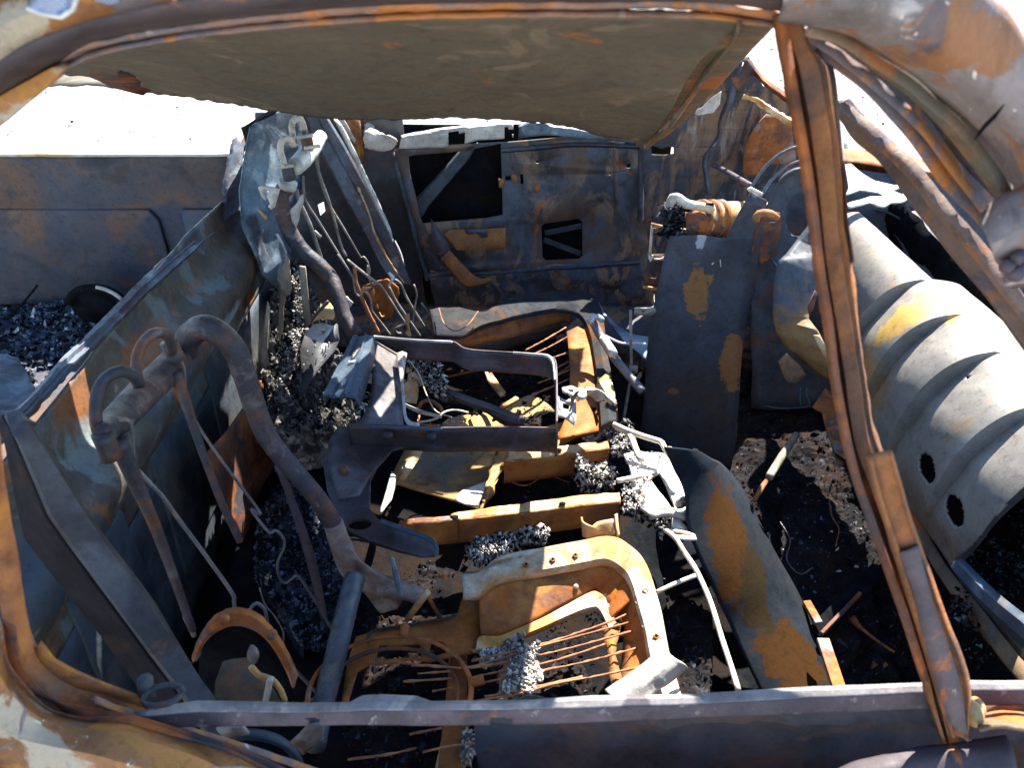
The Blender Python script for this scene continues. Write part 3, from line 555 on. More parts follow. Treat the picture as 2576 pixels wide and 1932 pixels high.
# --- far door: inner panel with cut-outs, outer skin, top rail, brace, regulator
YD = 1.50
dp = W('P', [(985, 384), (1002, 372), (1100, 366), (1280, 357), (1420, 345), (1520, 340), (1604, 346), (1622, 420), (1626, 560), (1640, 700), (1650, 800), (1110, 800), (1075, 690), (1055, 612), (1010, 450)], 'y', YD)
def hp(pts, reg='B'): return W(reg, pts, 'y', YD)
holes = [hp([(432, 960), (470, 950), (740, 930), (870, 905), (1000, 880), (1004, 1000), (1012, 1320), (900, 1340), (520, 1372), (505, 1330), (485, 1230), (440, 1060)]),
         hp([(1262, 1372), (1480, 1342), (1500, 1360), (1502, 1570), (1480, 1590), (1275, 1600), (1256, 1580), (1250, 1390)]),
         disc_pts(hp([(1785, 1018)])[0], V((.0062, 0, 0)), V((0, 0, .0062)), 12), disc_pts(hp([(1670, 1068)])[0], V((.003, 0, 0)), V((0, 0, .003)), 8),
         hp([(1025, 1080), (1060, 1078), (1062, 1106), (1028, 1110)]), hp([(1118, 1070), (1135, 1068), (1140, 1130), (1122, 1132)]), disc_pts(hp([(1225, 994)])[0], V((.0045, 0, 0)), V((0, 0, .004)), 8),
         hp([(640, 1590), (680, 1588), (690, 1625), (650, 1640)])]
FD = plate('far_door', dp, 'door', T, th=.004, holes=holes)
loft('far_door_base', [W('E', [(560, 100), (900, 110), (1300, 60), (1850, 40)], 'y', YD-.012), W('E', [(570, 190), (900, 160), (1300, 130), (1870, 130)], 'y', YD-.02), W('E', [(600, 330), (900, 330), (1300, 330), (1900, 330)], 'y', YD-.005)],
     'door_low', FD, nu=90, sub=10, sv=True, amp=.007, nscale=22)
loft('far_door_ledge', [W('E', [(540, 112), (860, 104), (1200, 80), (1600, 50), (1850, 30)], 'y', YD-.006), W('E', [(540, 124), (860, 120), (1200, 96), (1600, 66), (1850, 46)], 'y', YD-.028), W('E', [(540, 150), (860, 140), (1200, 116), (1600, 90), (1850, 70)], 'y', YD-.01)], 'blue', FD, nu=60, sub=3, amp=.003, nscale=20)
plate('far_door_outer', [V((-.34, YD+.085, 1.188)), V((.40, YD+.085, 1.188)), V((.40, YD+.085, .60)), V((-.34, YD+.085, .60))], 'dark', FD, th=.004, amp=.008, seg=.06)
tb = W('B', [(385, 828), (560, 795), (660, 778), (900, 755), (1040, 742), (1080, 760)], 'y', YD+.035)
tf = W('B', [(388, 838), (560, 808), (660, 792), (900, 768), (1020, 755), (1076, 765)], 'y', YD-.008)
tl = W('B', [(375, 912), (560, 905), (690, 905), (860, 860), (1010, 850), (1076, 840)], 'y', YD-.012)
loft('far_belt_rail', [tb, tf, tl], 'cast', FD, nu=90, sub=6, su=False, amp=.0015, nscale=24, th=.004,
     holes=[lambda x, y: 1128 < x < 1170 and y > 332, lambda x, y: 1268 < x < 1290 and 322 < y < 345])
loft('far_belt_rail_front', [W('B', [(1110, 770), (1190, 736), (1350, 768), (1500, 780), (1850, 830)], 'y', YD+.02), W('B', [(1110, 775), (1190, 742), (1350, 775), (1500, 800), (1850, 845)], 'y', YD-.008), W('B', [(1105, 850), (1190, 835), (1345, 830), (1500, 850), (1850, 880)], 'y', YD-.012)], 'corner', FD, nu=60, sub=5, su=False, amp=.002, nscale=24, th=.004)
ribbon('inner_belt_step', hp([(1000, 905), (1200, 890), (1430, 870), (1600, 870), (1850, 880)]), hp([(1000, 940), (1200, 925), (1420, 905), (1600, 905), (1850, 915)]), [(0, .004), (.4, .008), (1, 0)], 'blue', FD, nu=50)
br = ribbon('window_brace', W('B', [(862, 880), (800, 985), (700, 1100), (560, 1265), (520, 1330)], 'y', YD+.02), W('B', [(745, 925), (680, 1000), (600, 1090), (490, 1205), (440, 1290)], 'y', YD+.02), [(0, -.004), (.12, .006), (.88, .006), (1, -.004)], 'wall_low', FD, nu=30, su=False, th=.003)
ribbon('panel_edge_fold', W('P', [(993, 381), (1010, 450), (1030, 520), (1055, 615), (1080, 700)], 'y', YD-.01), W('P', [(985, 384), (1002, 455), (1022, 525), (1046, 618), (1070, 705)], 'y', YD-.012), [(0, .002), (.5, .008), (1, 0)], 'blue', FD, nu=50, amp=.002, nscale=30)
for px_, py_, hgt in ((1538, 560, 180),):
    ribbon('panel_swage', hp([(1690, 900), (1690, 1100), (1695, 1320)]), hp([(1705, 900), (1705, 1100), (1708, 1320)]), [(0, 0), (.5, .004), (1, 0)], 'door', FD, nu=20)
ribbon('panel_swage', hp([(1845, 860), (1840, 1100), (1840, 1350)]), hp([(1890, 860), (1885, 1100), (1880, 1350)]), [(0, .0), (.3, .008), (.7, .008), (1, 0)], 'blue', FD, nu=30)
for a_, b_ in (((1270, 1430), (1495, 1385)), ((1265, 1470), (1490, 1555))):
    q = W('B', [a_, b_], 'y', YD+.04); bar('cross_bar', q[0], q[1], .006, .014, 'wall_low', FD)
rg = thing('window_regulator', 'blue and orange pressed window regulator bracket fixed low on the far door', 'bracket', (-.2, 1.45, .8))
plate('bracket_plate', W('B', [(690, 1412), (860, 1408), (1030, 1400), (1032, 1500), (1028, 1532), (730, 1535), (655, 1440)], 'y', YD-.03), 'rust_orange', rg, th=.004, bevel=.001)
plate('bracket_tab', W('B', [(770, 1412), (915, 1408), (918, 1455), (880, 1460), (850, 1430), (800, 1440)], 'y', YD-.038), 'blue', rg, th=.002)
ribbon('upright', W('B', [(570, 1345), (575, 1450), (600, 1540), (640, 1590)], 'y', YD-.045), W('B', [(590, 1370), (665, 1470), (690, 1530), (700, 1560)], 'y', YD-.04), [(0, 0), (.5, .006), (1, 0)], 'blue', rg, nu=30)
ribbon('lift_arm', W('P', [(1108, 652), (1140, 690), (1172, 722), (1205, 718), (1236, 706)], 'y', YD-.05), W('P', [(1130, 628), (1160, 660), (1190, 690), (1212, 700), (1232, 696)], 'y', YD-.05), [(0, 0), (.2, .004), (.8, .004), (1, 0)], 'rust_orange', rg, nu=30)
for (x, y) in ((1280, 1150), (1140, 1090), (1060, 1120)):
    c = hp([(x-60, y)])[0]; plate('latch_tab', [c+V((-.006, -.006, .012)), c+V((.008, -.006, .010)), c+V((.006, -.006, -.012)), c+V((-.004, -.006, -.01))], 'rust_orange', FD, th=.003)

# --- far rear pillar beside the door, far side bits
ribbon('belt_pillar', W('J', [(960, 60), (1180, 420), (1420, 860), (1660, 1380), (1800, 1720)], 'y', (1.46, 1.40)), W('J', [(780, 120), (930, 470), (1210, 1000), (1480, 1520), (1600, 1720)], 'y', (1.46, 1.38)),
       [(0, .004), (.08, .010), (.42, .006), (.46, .0), (.52, .002), (.9, .004), (1, -.006)], 'blue', T, nu=80, amp=.0015, nscale=20)
ribbon('pillar_edge_strip', W('J', [(1060, 125), (1130, 200), (1250, 430), (1440, 840), (1580, 1150), (1622, 1310)], 'y', (1.40, 1.38)), W('J', [(1045, 145), (1110, 260), (1220, 480), (1390, 860), (1560, 1200), (1612, 1320)], 'y', (1.40, 1.38)), [(0, .0), (.5, .004), (1, 0)], 'cast', T, nu=60, amp=.001, nscale=50)
ribbon('pillar_edge_strip', W('J', [(1640, 1300), (1690, 1400), (1732, 1540)], 'y', 1.38), W('J', [(1640, 1330), (1670, 1420), (1722, 1545)], 'y', 1.38), [(0, 0), (.5, .003), (1, 0)], 'cast', T, nu=30)
tube('torn_weld_edge', W('J', [(1280, 790), (1330, 900), (1400, 1080), (1440, 1230), (1540, 1430), (1660, 1620), (1720, 1700)], 'y', (1.37, 1.36)), .0026, 'rail_seat', T, wob=1.2, res=6)
plate('rust_strip', W('B', [(50, 720), (130, 718), (155, 860), (160, 1010), (120, 950), (85, 850)], 'y', 1.52), 'rust_orange', T, th=.004)
plate('rust_strip', W('B', [(-10, 690), (30, 720), (65, 780), (110, 860), (100, 880), (60, 830), (0, 740)], 'y', 1.50), 'cast', T, th=.003)
loft('lock_pillar_cap', [W('B', [(165, 715), (180, 710), (200, 722)], 'y', 1.56), W('B', [(160, 780), (200, 770), (235, 790)], 'y', 1.53), W('B', [(160, 850), (220, 820), (285, 830)], 'y', 1.50), W('B', [(165, 880), (260, 880), (355, 860)], 'y', 1.50), W('B', [(170, 905), (270, 930), (350, 912)], 'y', 1.51)], 'cast', T, nu=24, sub=6, sv=True, amp=.006, nscale=30, th=.004)
plate('lock_pillar', W('B', [(150, 850), (350, 900), (345, 940), (420, 1300), (520, 1700), (300, 1700), (200, 1200)], 'y', 1.56), 'rust_dark', T, th=.006, amp=.01, seg=.04)

# --- far hinge pillar, windshield pillar stub, firewall
plate('hinge_pillar', W('P', [(1606, 300), (1700, 250), (1830, 160), (1885, 142), (1920, 215), (1975, 235), (2080, 330), (2080, 850), (1660, 850), (1630, 600)], 'y', YD-.02), 'drip', T, th=.006, amp=.012, nscale=7, seg=.05, jag=.003,
      holes=[W('B', [(1925, 900), (2062, 905), (2062, 955), (1930, 955)], 'y', YD-.02), disc_pts(W('C', [(630, 755)], 'y', YD-.02)[0], V((.013, 0, 0)), V((0, 0, .011)), 12)])
ribbon('hinge_flange', W('C', [(480, 380), (440, 480), (420, 600), (350, 700), (340, 820), (260, 930), (270, 1180)], 'y', YD-.05), W('C', [(400, 480), (380, 560), (330, 720), (300, 860), (225, 960), (230, 1080), (235, 1180)], 'y', YD-.05), [(0, 0), (.3, .012), (.7, .012), (1, 0)], 'blue', T, nu=50, amp=.003, nscale=20)
plate('kick_panel', W('C', [(470, 1060), (490, 880), (560, 760), (620, 700), (700, 720), (770, 760), (800, 1000), (640, 1010), (540, 1090)], 'y', YD-.07), 'rust', T, th=.006, amp=.006, seg=.03, jag=.002)
ribbon('far_pillar_stub', W('C', [(400, 480), (470, 400), (510, 360), (560, 420), (640, 500), (740, 570)], 'y', 1.44), W('C', [(440, 560), (500, 480), (530, 460), (560, 480), (640, 560), (740, 640)], 'y', 1.44), [(0, 0), (.5, .01), (1, 0)], 'rust_dark', T, nu=40, amp=.004, nscale=20)
ribbon('cowl_edge', W('C', [(470, 580), (560, 600), (680, 670), (770, 730)], 'y', 1.32), W('C', [(470, 600), (560, 640), (670, 720), (770, 790)], 'y', 1.31), [(0, 0), (.4, .006), (1, 0)], 'rail_seat', T, nu=30, amp=.003, nscale=30, jag=.003)
plate('bracket_and_lit_patch', W('C', [(175, 700), (190, 670), (220, 660), (280, 600), (340, 560), (330, 640), (290, 690), (240, 700), (200, 710)], 'y', 1.42), 'cast', T, th=.002, amp=.004, seg=.01)
loft('far_fender', [[V((.72, 1.50, 1.13)), V((1.0, 1.50, 1.10)), V((1.6, 1.50, 1.02))], [V((.72, 1.62, 1.12)), V((1.0, 1.64, 1.09)), V((1.6, 1.64, 1.0))], [V((.72, 1.68, 1.0)), V((1.0, 1.70, .98)), V((1.6, 1.70, .9))]], 'rust', T, nu=40, sub=6, sv=True, amp=.006)
loft('inner_fender', [[V((.60, 1.495, 1.12)), V((1.0, 1.495, 1.09)), V((1.6, 1.495, 1.01))], [V((.60, 1.40, .9)), V((1.0, 1.40, .9)), V((1.6, 1.38, .85))], [V((.60, 1.2, .6)), V((1.0, 1.2, .6)), V((1.6, 1.2, .6))]], 'soot', T, nu=40, sub=8, sv=True, amp=.008)
loft('firewall', [[V((.93, -.05, 1.06)), V((.93, .7, 1.06)), V((.93, 1.45, 1.06))], [V((.92, -.05, .8)), V((.90, .7, .8)), V((.92, 1.45, .8))], [V((.70, -.05, .52)), V((.70, .7, .52)), V((.70, 1.45, .52))]], 'dark', T, nu=70, sub=12, sv=True, amp=.02, nscale=9)
loft('engine_bay_floor', [[V((.93, -.2, .78)), V((2.2, -.2, .70))], [V((.93, 1.5, .78)), V((2.2, 1.5, .70))]], 'dark', T, nu=50, sub=30, amp=.03, nscale=8)
plate('cowl_plate', W('C', [(1090, 870), (1200, 910), (1320, 980), (1450, 1090), (1600, 1280), (1760, 1560), (1650, 1500), (1500, 1400), (1350, 1290), (1240, 1280), (1110, 1180)], 'z', 1.02), 'soot', T, th=.004, amp=.012, seg=.04)
plate('cowl_plate', W('F', [(1560, -250), (1900, 60), (2196, 340), (2400, 560), (1900, 200), (1640, 190), (1480, 0), (1330, -240)], 'z', .98), 'soot', T, th=.004, amp=.01, seg=.05)

# --- cab floor and sills
loft('cab_floor', [[V((-.62, -.05, .57)), V((.95, -.05, .57))], [V((-.62, 1.52, .57)), V((.95, 1.52, .57))]], 'dark', T, nu=110, sub=90, amp=.02, nscale=9)
loft('raised_floor', [[V((-.52, .0, .56)), V((.30, .0, .56))], [V((-.50, .03, .69)), V((.27, .03, .69))], [V((-.50, 1.30, .69)), V((.27, 1.30, .69))], [V((-.52, 1.33, .56)), V((.30, 1.33, .56))]], 'dark', T, nu=80, sub=20, amp=.014, nscale=12)
loft('far_sill', [[V((-.5, 1.36, .60)), V((.95, 1.36, .60))], [V((-.5, 1.38, .72)), V((.95, 1.38, .72))], [V((-.5, 1.50, .73)), V((.95, 1.50, .73))]], 'door_low', T, nu=60, sub=6, amp=.006, nscale=14)

M['side'] = mat('dash_side_steel', (.045, .051, .062), [((.036, .041, .05), 6, .52, .08), ((.20, .10, .035), 5, .64, .04)], spots=[(one(2030, 860, 'y', .88), (.09, .12, .09), (.17, .10, .04), .35)], rough=.6, metal=.1, bump=.15)
M['panel'] = mat('rust_spotted_panel', (.040, .048, .062), [((.055, .045, .04), 5, .56, .1), ((.14, .07, .035), 9, .70, .02)],
    spots=[(one(1752, 730, 'y', 1.09), (.030, .2, .065), (.21, .105, .035), .05), (one(1835, 890, 'y', 1.07), (.030, .2, .075), (.24, .11, .04), .05), (one(1762, 600, 'y', 1.09), (.012, .2, .022), (.3, .3, .33), .06), (one(1692, 975, 'y', 1.06), (.012, .2, .008), (.2, .08, .04), .1)], rough=.5, metal=.25, bump=.2)
M['panel2'] = mat('rust_patched_curve', (.010, .0135, .019), [((.014, .015, .018), 5, .56, .1)],  # sheet and rust tones cut near black, putting its shade into the colour
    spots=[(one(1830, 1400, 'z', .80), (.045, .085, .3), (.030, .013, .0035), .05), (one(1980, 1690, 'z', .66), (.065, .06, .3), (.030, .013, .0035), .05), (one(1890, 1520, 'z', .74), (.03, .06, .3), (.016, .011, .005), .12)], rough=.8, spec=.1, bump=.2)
M['tube_blue'] = mat('blue_grey_tube', (.085, .10, .12), [((.15, .14, .12), 20, .58, .06), ((.05, .05, .055), 9, .55, .08)], rough=.42, metal=.45)
M['scaled'] = mat('half_scaled_hoop', (.055, .05, .05), [((.42, .38, .32), 14, .50, .04)], rough=.6)
M['blue_tag'] = mat('pale_blue_strip', (.16, .24, .31), [((.10, .13, .17), 12, .56, .06)], rough=.45, metal=.3)
M['wire_pale'] = mat('pale_scaled_wire', (.20, .185, .165), [((.10, .09, .085), 16, .54, .08), ((.30, .16, .08), 13, .66, .04)], rough=.55, metal=.3, vscale=40)
M['tan_strip'] = mat('tan_strip', (.27, .22, .165), [((.15, .12, .09), 14, .56, .06)], rough=.7, stretch=(1, 1, .3))
M['retr'] = mat('brown_retractor', (.095, .065, .035), [((.18, .08, .035), 14, .58, .05), ((.055, .045, .03), 10, .52, .08)], rough=.7)
M['dark_blue'] = mat('dark_blue_steel', (.025, .035, .055), rough=.5, metal=.3)
M['white_melt'] = mat('white_melt', (.60, .57, .52), [((.42, .36, .28), 30, .6, .05)], rough=.7)
M['cast_dark'] = mat('dull_alloy', (.24, .22, .19), [((.13, .12, .11), 18, .55, .08)], rough=.5, metal=.3)
M['corner_rust'] = mat('corner_rust', (.07, .085, .10), [(RUST, 9, .58, .04), ((.04, .035, .04), 6, .52, .06)], rough=.6)
M['green'] = mat('green_crumbs', (.07, .13, .12), rough=.5)
M['heap_dark'] = mat('settled_char', (.017, .0155, .0165), [((.024, .0145, .010), 8, .53, .06), ((.008, .008, .010), 24, .54, .08), ((.05, .056, .068), 60, .64, .04)], rough=.95, spec=.04, bump=1.0, bscale=150)
M['heap_grey'] = mat('charred_foam', (.085, .08, .074), [((.022, .021, .022), 26, .50, .05), ((.24, .225, .20), 48, .60, .05)], rough=.95, spec=.08, bump=1.0, bscale=160)
M['heap_blue'] = mat('bed_ash_bed', (.050, .062, .082), [((.014, .015, .02), 16, .52, .06), ((.17, .20, .24), 42, .60, .05), ((.03, .028, .028), 7, .58, .05)], rough=.95, spec=.08, bump=1.0, bscale=120)
M['heap_blue2'] = mat('blue_ash_bed', (.030, .036, .048), [((.009, .010, .014), 20, .50, .06), ((.14, .17, .21), 50, .62, .05)], rough=.95, spec=.08, bump=1.0, bscale=160)
M['ash_blue'] = mat('blue_grey_ash', (.10, .135, .19), [((.07, .08, .1), 40, .5, .1)], rough=.9)
M['charpale'] = mat('pale_char', (.17, .155, .14), [((.05, .05, .05), 40, .52, .1)], rough=.95, bump=.7)

# ================================================================== DASHBOARD DUCT
DD = thing('dashboard_beam', 'long ribbed pale grey dashboard beam, sunlit along its upper side', 'dashboard', (.75, .7, .85))
def xtop(y): return .80-.06*(y-.66)
lev = [.10]
EDG = [.02, .15, .28, .41, .54, .68, .80, .93, 1.29]
def rib(y):
    """saw-tooth pressing: each bay starts deep at its near end and rises to the next step"""
    for a, b in zip(EDG, EDG[1:]):
        if a <= y < b: return (y-a)/(b-a)
    return 1.0
NY = 460; rows = []
ys = [.06+1.20*k/(NY-1) for k in range(NY)]
prof = [(.10, -.20, 0), (.085, -.05, 0), (.06, .0, 0), (.0, .015, 0), (-.045, .012, .3), (-.080, -.004, .8), (-.105, -.03, 1), (-.126, -.066, 1), (-.138, -.11, .9), (-.142, -.16, .55), (-.138, -.205, .15), (-.125, -.245, 0), (-.10, -.275, 0)]
rows = []
for dx0, dz0, kk in prof:
    r = []
    for y in ys:
        dx, dz = dx0, dz0
        sh = rib(y); d = (.030*kk*sh**2.4) if y < .93 else 0
        nx, nz = (1, 0) if dz < -.1 else (.6, -.8)
        tp = 1-.22*max(0, (y-.85))/.3
        if y > .932: dx, dz = (dx*.12 if dx > 0 else dx*.75), dz*.8
        r.append(V((xtop(y)+dx*tp+nx*d, y, 1.085+dz*tp*1.0+nz*d)))
    rows.append(r)
n2 = (len(rows)-1)*14+1
cols = [cr([r[i] for r in rows], n2, True) for i in range(NY)]
G = [[cols[i][j] for i in range(NY)] for j in range(n2)]
el = lambda cx, cy, a, b, th: (lambda x, y: (((x-cx)*math.cos(th)+(y-cy)*math.sin(th))/a)**2+((-(x-cx)*math.sin(th)+(y-cy)*math.cos(th))/b)**2 < 1)
opening = [(2400, 1410), (2440, 1375), (2500, 1300), (2580, 1225), (2900, 1225), (2900, 1900), (2700, 1700), (2576, 1560), (2490, 1490)]
DC = finish('ribbed_casing', grid_bm(G, [el(2332, 1178, 40, 19, 1.35), el(2402, 1285, 44, 21, 1.3), el(2434, 948, 6, 4, 0), lambda x, y: inpoly(x, y, opening)], .0015, 10), 'grey', DD, solid=.003)
plate('casing_back', [V((.70, .02, 1.08)), V((.90, .02, 1.08)), V((.90, .02, .80)), V((.70, .02, .80))], 'soot', DD, th=.004)
ribbon('opening_lip', W('P', [(2400, 1412), (2442, 1370), (2502, 1295), (2585, 1220)], 'x', (.672, .69)), W('P', [(2414, 1432), (2456, 1392), (2512, 1320), (2592, 1244)], 'x', (.69, .71)), [(0, 0), (.5, .003), (1, -.008)], 'soot', DC, nu=40)
ribbon('lower_flange', W('P', [(2170, 900), (2200, 1015), (2262, 1215), (2335, 1405), (2450, 1575), (2600, 1760)], 'x', (.74, .66)), W('P', [(2180, 905), (2222, 1050), (2290, 1240), (2365, 1400), (2480, 1550), (2640, 1740)], 'x', (.74, .66)), [(0, 0), (.3, .006), (1, 0)], 'roof_strip', DC, nu=60, amp=.002)
ribbon('lower_duct', W('P', [(2400, 1440), (2470, 1530), (2576, 1640), (2700, 1750)], 'x', .66), W('P', [(2414, 1405), (2500, 1490), (2600, 1570), (2720, 1670)], 'x', .655), [(0, -.006), (.15, .004), (.6, .012), (.9, .006), (1, -.004)], 'frame_blue', DD, nu=40)
# far end of the beam: end cap ring and side shell
plate('side_shell', W('P', [(2040, 555), (2005, 600), (1975, 640), (1958, 655), (1948, 700), (1945, 742), (1944, 800), (1952, 835), (1975, 872), (2020, 915), (2078, 958), (2120, 1005), (2135, 1000), (2100, 930), (2080, 880), (2056, 830), (2034, 800), (2046, 762), (2080, 700), (2110, 640), (2110, 555)], 'y', [1.0, .98, .95, .93, .92, .91, .90, .89, .88, .86, .83, .80, .78, .80, .82, .85, .88, .90, .92, .95, .98]), 'side', DD, th=.004, amp=.004, seg=.02, bend=lambda p: -.8*(p.z-1.02)**2)
plate('shell_edge', W('F', [(880, 380), (905, 330), (930, 240), (915, 225), (870, 330)], 'y', .84), 'rust_dark', DD, th=.004)
plate('shell_edge', W('F', [(905, 500), (945, 500), (985, 570), (1000, 650), (985, 660), (940, 570)], 'y', .80), 'rail_seat', DD, th=.003)
plate('shell_flap', W('F', [(690, 660), (740, 610), (830, 690), (860, 740), (770, 820), (720, 750)], 'y', .84), 'side', DD, th=.003, amp=.003, seg=.015)
cn = one(2015, 560, 'y', 1.10)
loft('end_cap', [disc_pts(cn, V((.075, 0, 0)), V((0, .03, .10)), 40)+[cn+V((.075, 0, 0))], disc_pts(cn+V((.01, .03, 0)), V((.066, 0, 0)), V((0, .03, .09)), 40)+[cn+V((.076, .03, 0))], disc_pts(cn+V((.01, .035, 0)), V((.03, 0, 0)), V((0, .015, .04)), 40)+[cn+V((.04, .035, 0))]], 'side', DD, nu=80, sub=4, su=False, amp=.004, nscale=20)
for k, rr in enumerate((.094, .112)):
    tube('cap_ring', [cn+V((rr*math.cos(a), .03*math.sin(a)+.02*k, rr*1.25*math.sin(a))) for a in np.linspace(1.1, 2.7, 14)], .0035, 'blue', DD, res=6)
plate('latch_plate', W('C', [(590, 1340), (640, 1300), (700, 1310), (710, 1400), (690, 1560), (560, 1640), (525, 1540), (545, 1420)], 'y', 1.06), 'rust_dark', DD, th=.004, amp=.008, seg=.02, holes=[W('C', [(610, 1350), (640, 1338), (690, 1345), (670, 1368), (620, 1372)], 'y', 1.06)])
tube('latch_hook', W('L', [(925, 620), (935, 570), (990, 550), (1060, 560), (1110, 600)], 'y', 1.03), .008, 'rust_orange', DD)
tube('cross_stay', W('C', [(290, 1010), (400, 1070), (520, 1140)], 'y', (1.40, 1.15)), .006, 'purple', DD)
plate('stay_clip', W('L', [(845, 340), (880, 320), (990, 375), (975, 400), (860, 360)], 'y', 1.10), 'cream', DD, th=.004)
plate('torn_cover', W('C', [(1095, 985), (1130, 1000), (1200, 1060), (1280, 1105), (1400, 1130), (1440, 1125), (1445, 1140), (1390, 1165), (1440, 1190), (1500, 1185), (1500, 1210), (1450, 1235), (1380, 1240), (1340, 1265), (1300, 1260), (1250, 1240), (1200, 1255), (1120, 1270), (1110, 1245), (1250, 1205), (1340, 1200), (1300, 1180), (1190, 1165), (1100, 1195), (1120, 1150)], 'z', 1.12), 'cast', DD, th=.004, amp=.004, seg=.015)

# ================================================================== STEERING COLUMN
SC = thing('steering_column', 'sunlit rusty steering column barrel with the ignition lock at its end', 'steering column', (.45, 1.2, 1.1))
c0, c1 = W('L', [(440, 600)], 'y', 1.12)[0], W('L', [(690, 600)], 'y', 1.14)[0]
dirc = (c1-c0).normalized()
tube('column_barrel', [c0+V((0, 0, -.002)), c1+dirc*.08], [.036, .036], 'rail_seat', SC, res=24)
for s_ in (0, .32, .62):
    p = c0.lerp(c1, s_); tube('barrel_band', [p-dirc*.004, p+dirc*.004], .039, 'rust', SC, res=24)
plate('lock_window', W('L', [(480, 465), (548, 462), (555, 505), (485, 500)], 'y', 1.078), 'dark', SC, th=.003)
tube('ignition_key', W('L', [(165, 470), (175, 415), (230, 410), (290, 455), (380, 490)], 'y', 1.08), .0085, 'cast', SC, res=10)
tube('lock_barrel', W('L', [(300, 470), (420, 490), (545, 520)], 'y', 1.082), .009, 'rail_seat', SC, res=10)
plate('shroud_plate', W('L', [(300, 560), (420, 540), (560, 600), (640, 680), (600, 745), (520, 735), (310, 700)], 'y', 1.09), 'rust_dark', SC, th=.012, amp=.01, seg=.02, jag=.002)
cl0 = W('L', [(190, 600)], 'y', 1.12)[0]
debris('melted_lump', [cl0+V((random.gauss(0, .012), random.gauss(0, .008), random.uniform(-.04, .03))) for _ in range(420)], (.003, .011), ['ash_dark', 'dark'], [3, 2], parent=SC, kind='stuff')

# ================================================================== FALLEN PANELS
pl = W('P', [(1881, 475), (1918, 494), (1900, 580), (1884, 690), (1862, 770), (1848, 830), (1838, 930), (1826, 1040), (1812, 1110), (1750, 1118), (1700, 1112), (1640, 1100), (1598, 1082), (1606, 1020), (1612, 976), (1618, 900), (1629, 804), (1650, 710), (1672, 620), (1684, 588), (1760, 584), (1820, 590), (1834, 560), (1852, 525)], 'y', 1.10)
pl = [p+V((0, (1.19-p.z)*-.12, 0)) for p in pl]
plate('fallen_sheet', pl, 'panel', th=.003, amp=.006, nscale=5, seg=.03, label='tall dark blue-grey sheet panel with rust patches standing upright beside the steering column', cat='metal panel', bend=lambda p: -.9*(p.x-.30)**2)
WC = thing('wire_clip', 'small bright twisted metal clip caught on the upright panel', 'clip', W('L', [(610, 1010)], 'y', 1.08)[0])
plate('clip_tab', W('L', [(530, 1000), (545, 988), (690, 1008), (685, 1030), (600, 1025), (535, 1018)], 'y', 1.075), 'cast', WC, th=.0015)
tube('clip_pin', W('L', [(606, 965), (612, 1030)], 'y', 1.072), .0012, 'cast', WC, res=5)
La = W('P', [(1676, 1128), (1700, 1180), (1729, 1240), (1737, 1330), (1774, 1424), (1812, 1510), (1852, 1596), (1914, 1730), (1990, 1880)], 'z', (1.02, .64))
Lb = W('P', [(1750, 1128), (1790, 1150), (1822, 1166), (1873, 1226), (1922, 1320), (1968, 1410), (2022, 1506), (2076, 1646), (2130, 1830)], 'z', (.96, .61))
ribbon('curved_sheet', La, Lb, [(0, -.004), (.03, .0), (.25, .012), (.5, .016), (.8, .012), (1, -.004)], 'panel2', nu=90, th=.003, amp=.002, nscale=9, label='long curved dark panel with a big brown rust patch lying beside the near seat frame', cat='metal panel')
plate('metal_offcut', W('F', [(60, 1230), (140, 1290), (210, 1500), (220, 1640), (120, 1640), (110, 1400), (40, 1300)], 'z', .80), 'rust_dark', th=.003, amp=.003, seg=.02, holes=[W('F', [(190, 1528), (260, 1522), (290, 1628), (215, 1630)][0:0] or [(150, 1530), (185, 1528), (200, 1590), (165, 1595)], 'z', .80)], label='small brown offcut with a square hole beside the curved panel', cat='metal offcut')

# ================================================================== NEAR SEAT FRAME
ZS = .90
NS = thing('bucket_seat_base', 'near rusty seat base pressing crossed by wires, its top half sunlit', 'seat frame', (.1, .25, .62), group='burnt seat bases')
hoop_o = [(722, 840), (740, 460), (870, 448), (1000, 350), (1250, 296), (1500, 250), (1630, 225), (1720, 236), (1790, 280), (1860, 340), (1915, 430), (1955, 560), (1990, 690), (2010, 800), (2050, 960), (2090, 1110), (2150, 1330)]
ho = [(758, 462), (870, 448), (1000, 350), (1250, 296), (1500, 250), (1630, 225), (1720, 236), (1790, 280), (1860, 340), (1915, 430), (1955, 560), (1990, 690), (2015, 800), (2050, 960), (2090, 1110), (2150, 1330)]
hi_ = [(770, 600), (870, 590), (1000, 502), (1250, 452), (1500, 408), (1625, 386), (1690, 404), (1740, 440), (1775, 480), (1800, 540), (1822, 620), (1845, 700), (1875, 800), (1905, 940), (1945, 1110), (2000, 1330)]
NH = ribbon('hoop', W('H', ho, 'z', ZS), W('H', hi_, 'z', ZS), [(0, -.02), (.02, -.006), (.07, .0), (.5, .004), (.93, .0), (.98, -.004), (1, -.012)], 'seat', NS, nu=120, th=.0025, amp=.0012)
ff = [(875, 860), (990, 852), (1120, 800), (1250, 742), (1400, 655), (1555, 578), (1600, 590), (1640, 640), (1655, 760)]
fi = [(866, 590), (1000, 502), (1120, 478), (1250, 452), (1420, 422), (1625, 386), (1700, 410), (1770, 470), (1822, 620)]
top_in = W('H', fi, 'z', ZS-.01); low_in = W('H', ff, 'z', ZS-.042)
loft('hoop_wall', [top_in, low_in], 'seat_face', NS, nu=70, sub=8, amp=.003, nscale=14, su=True)
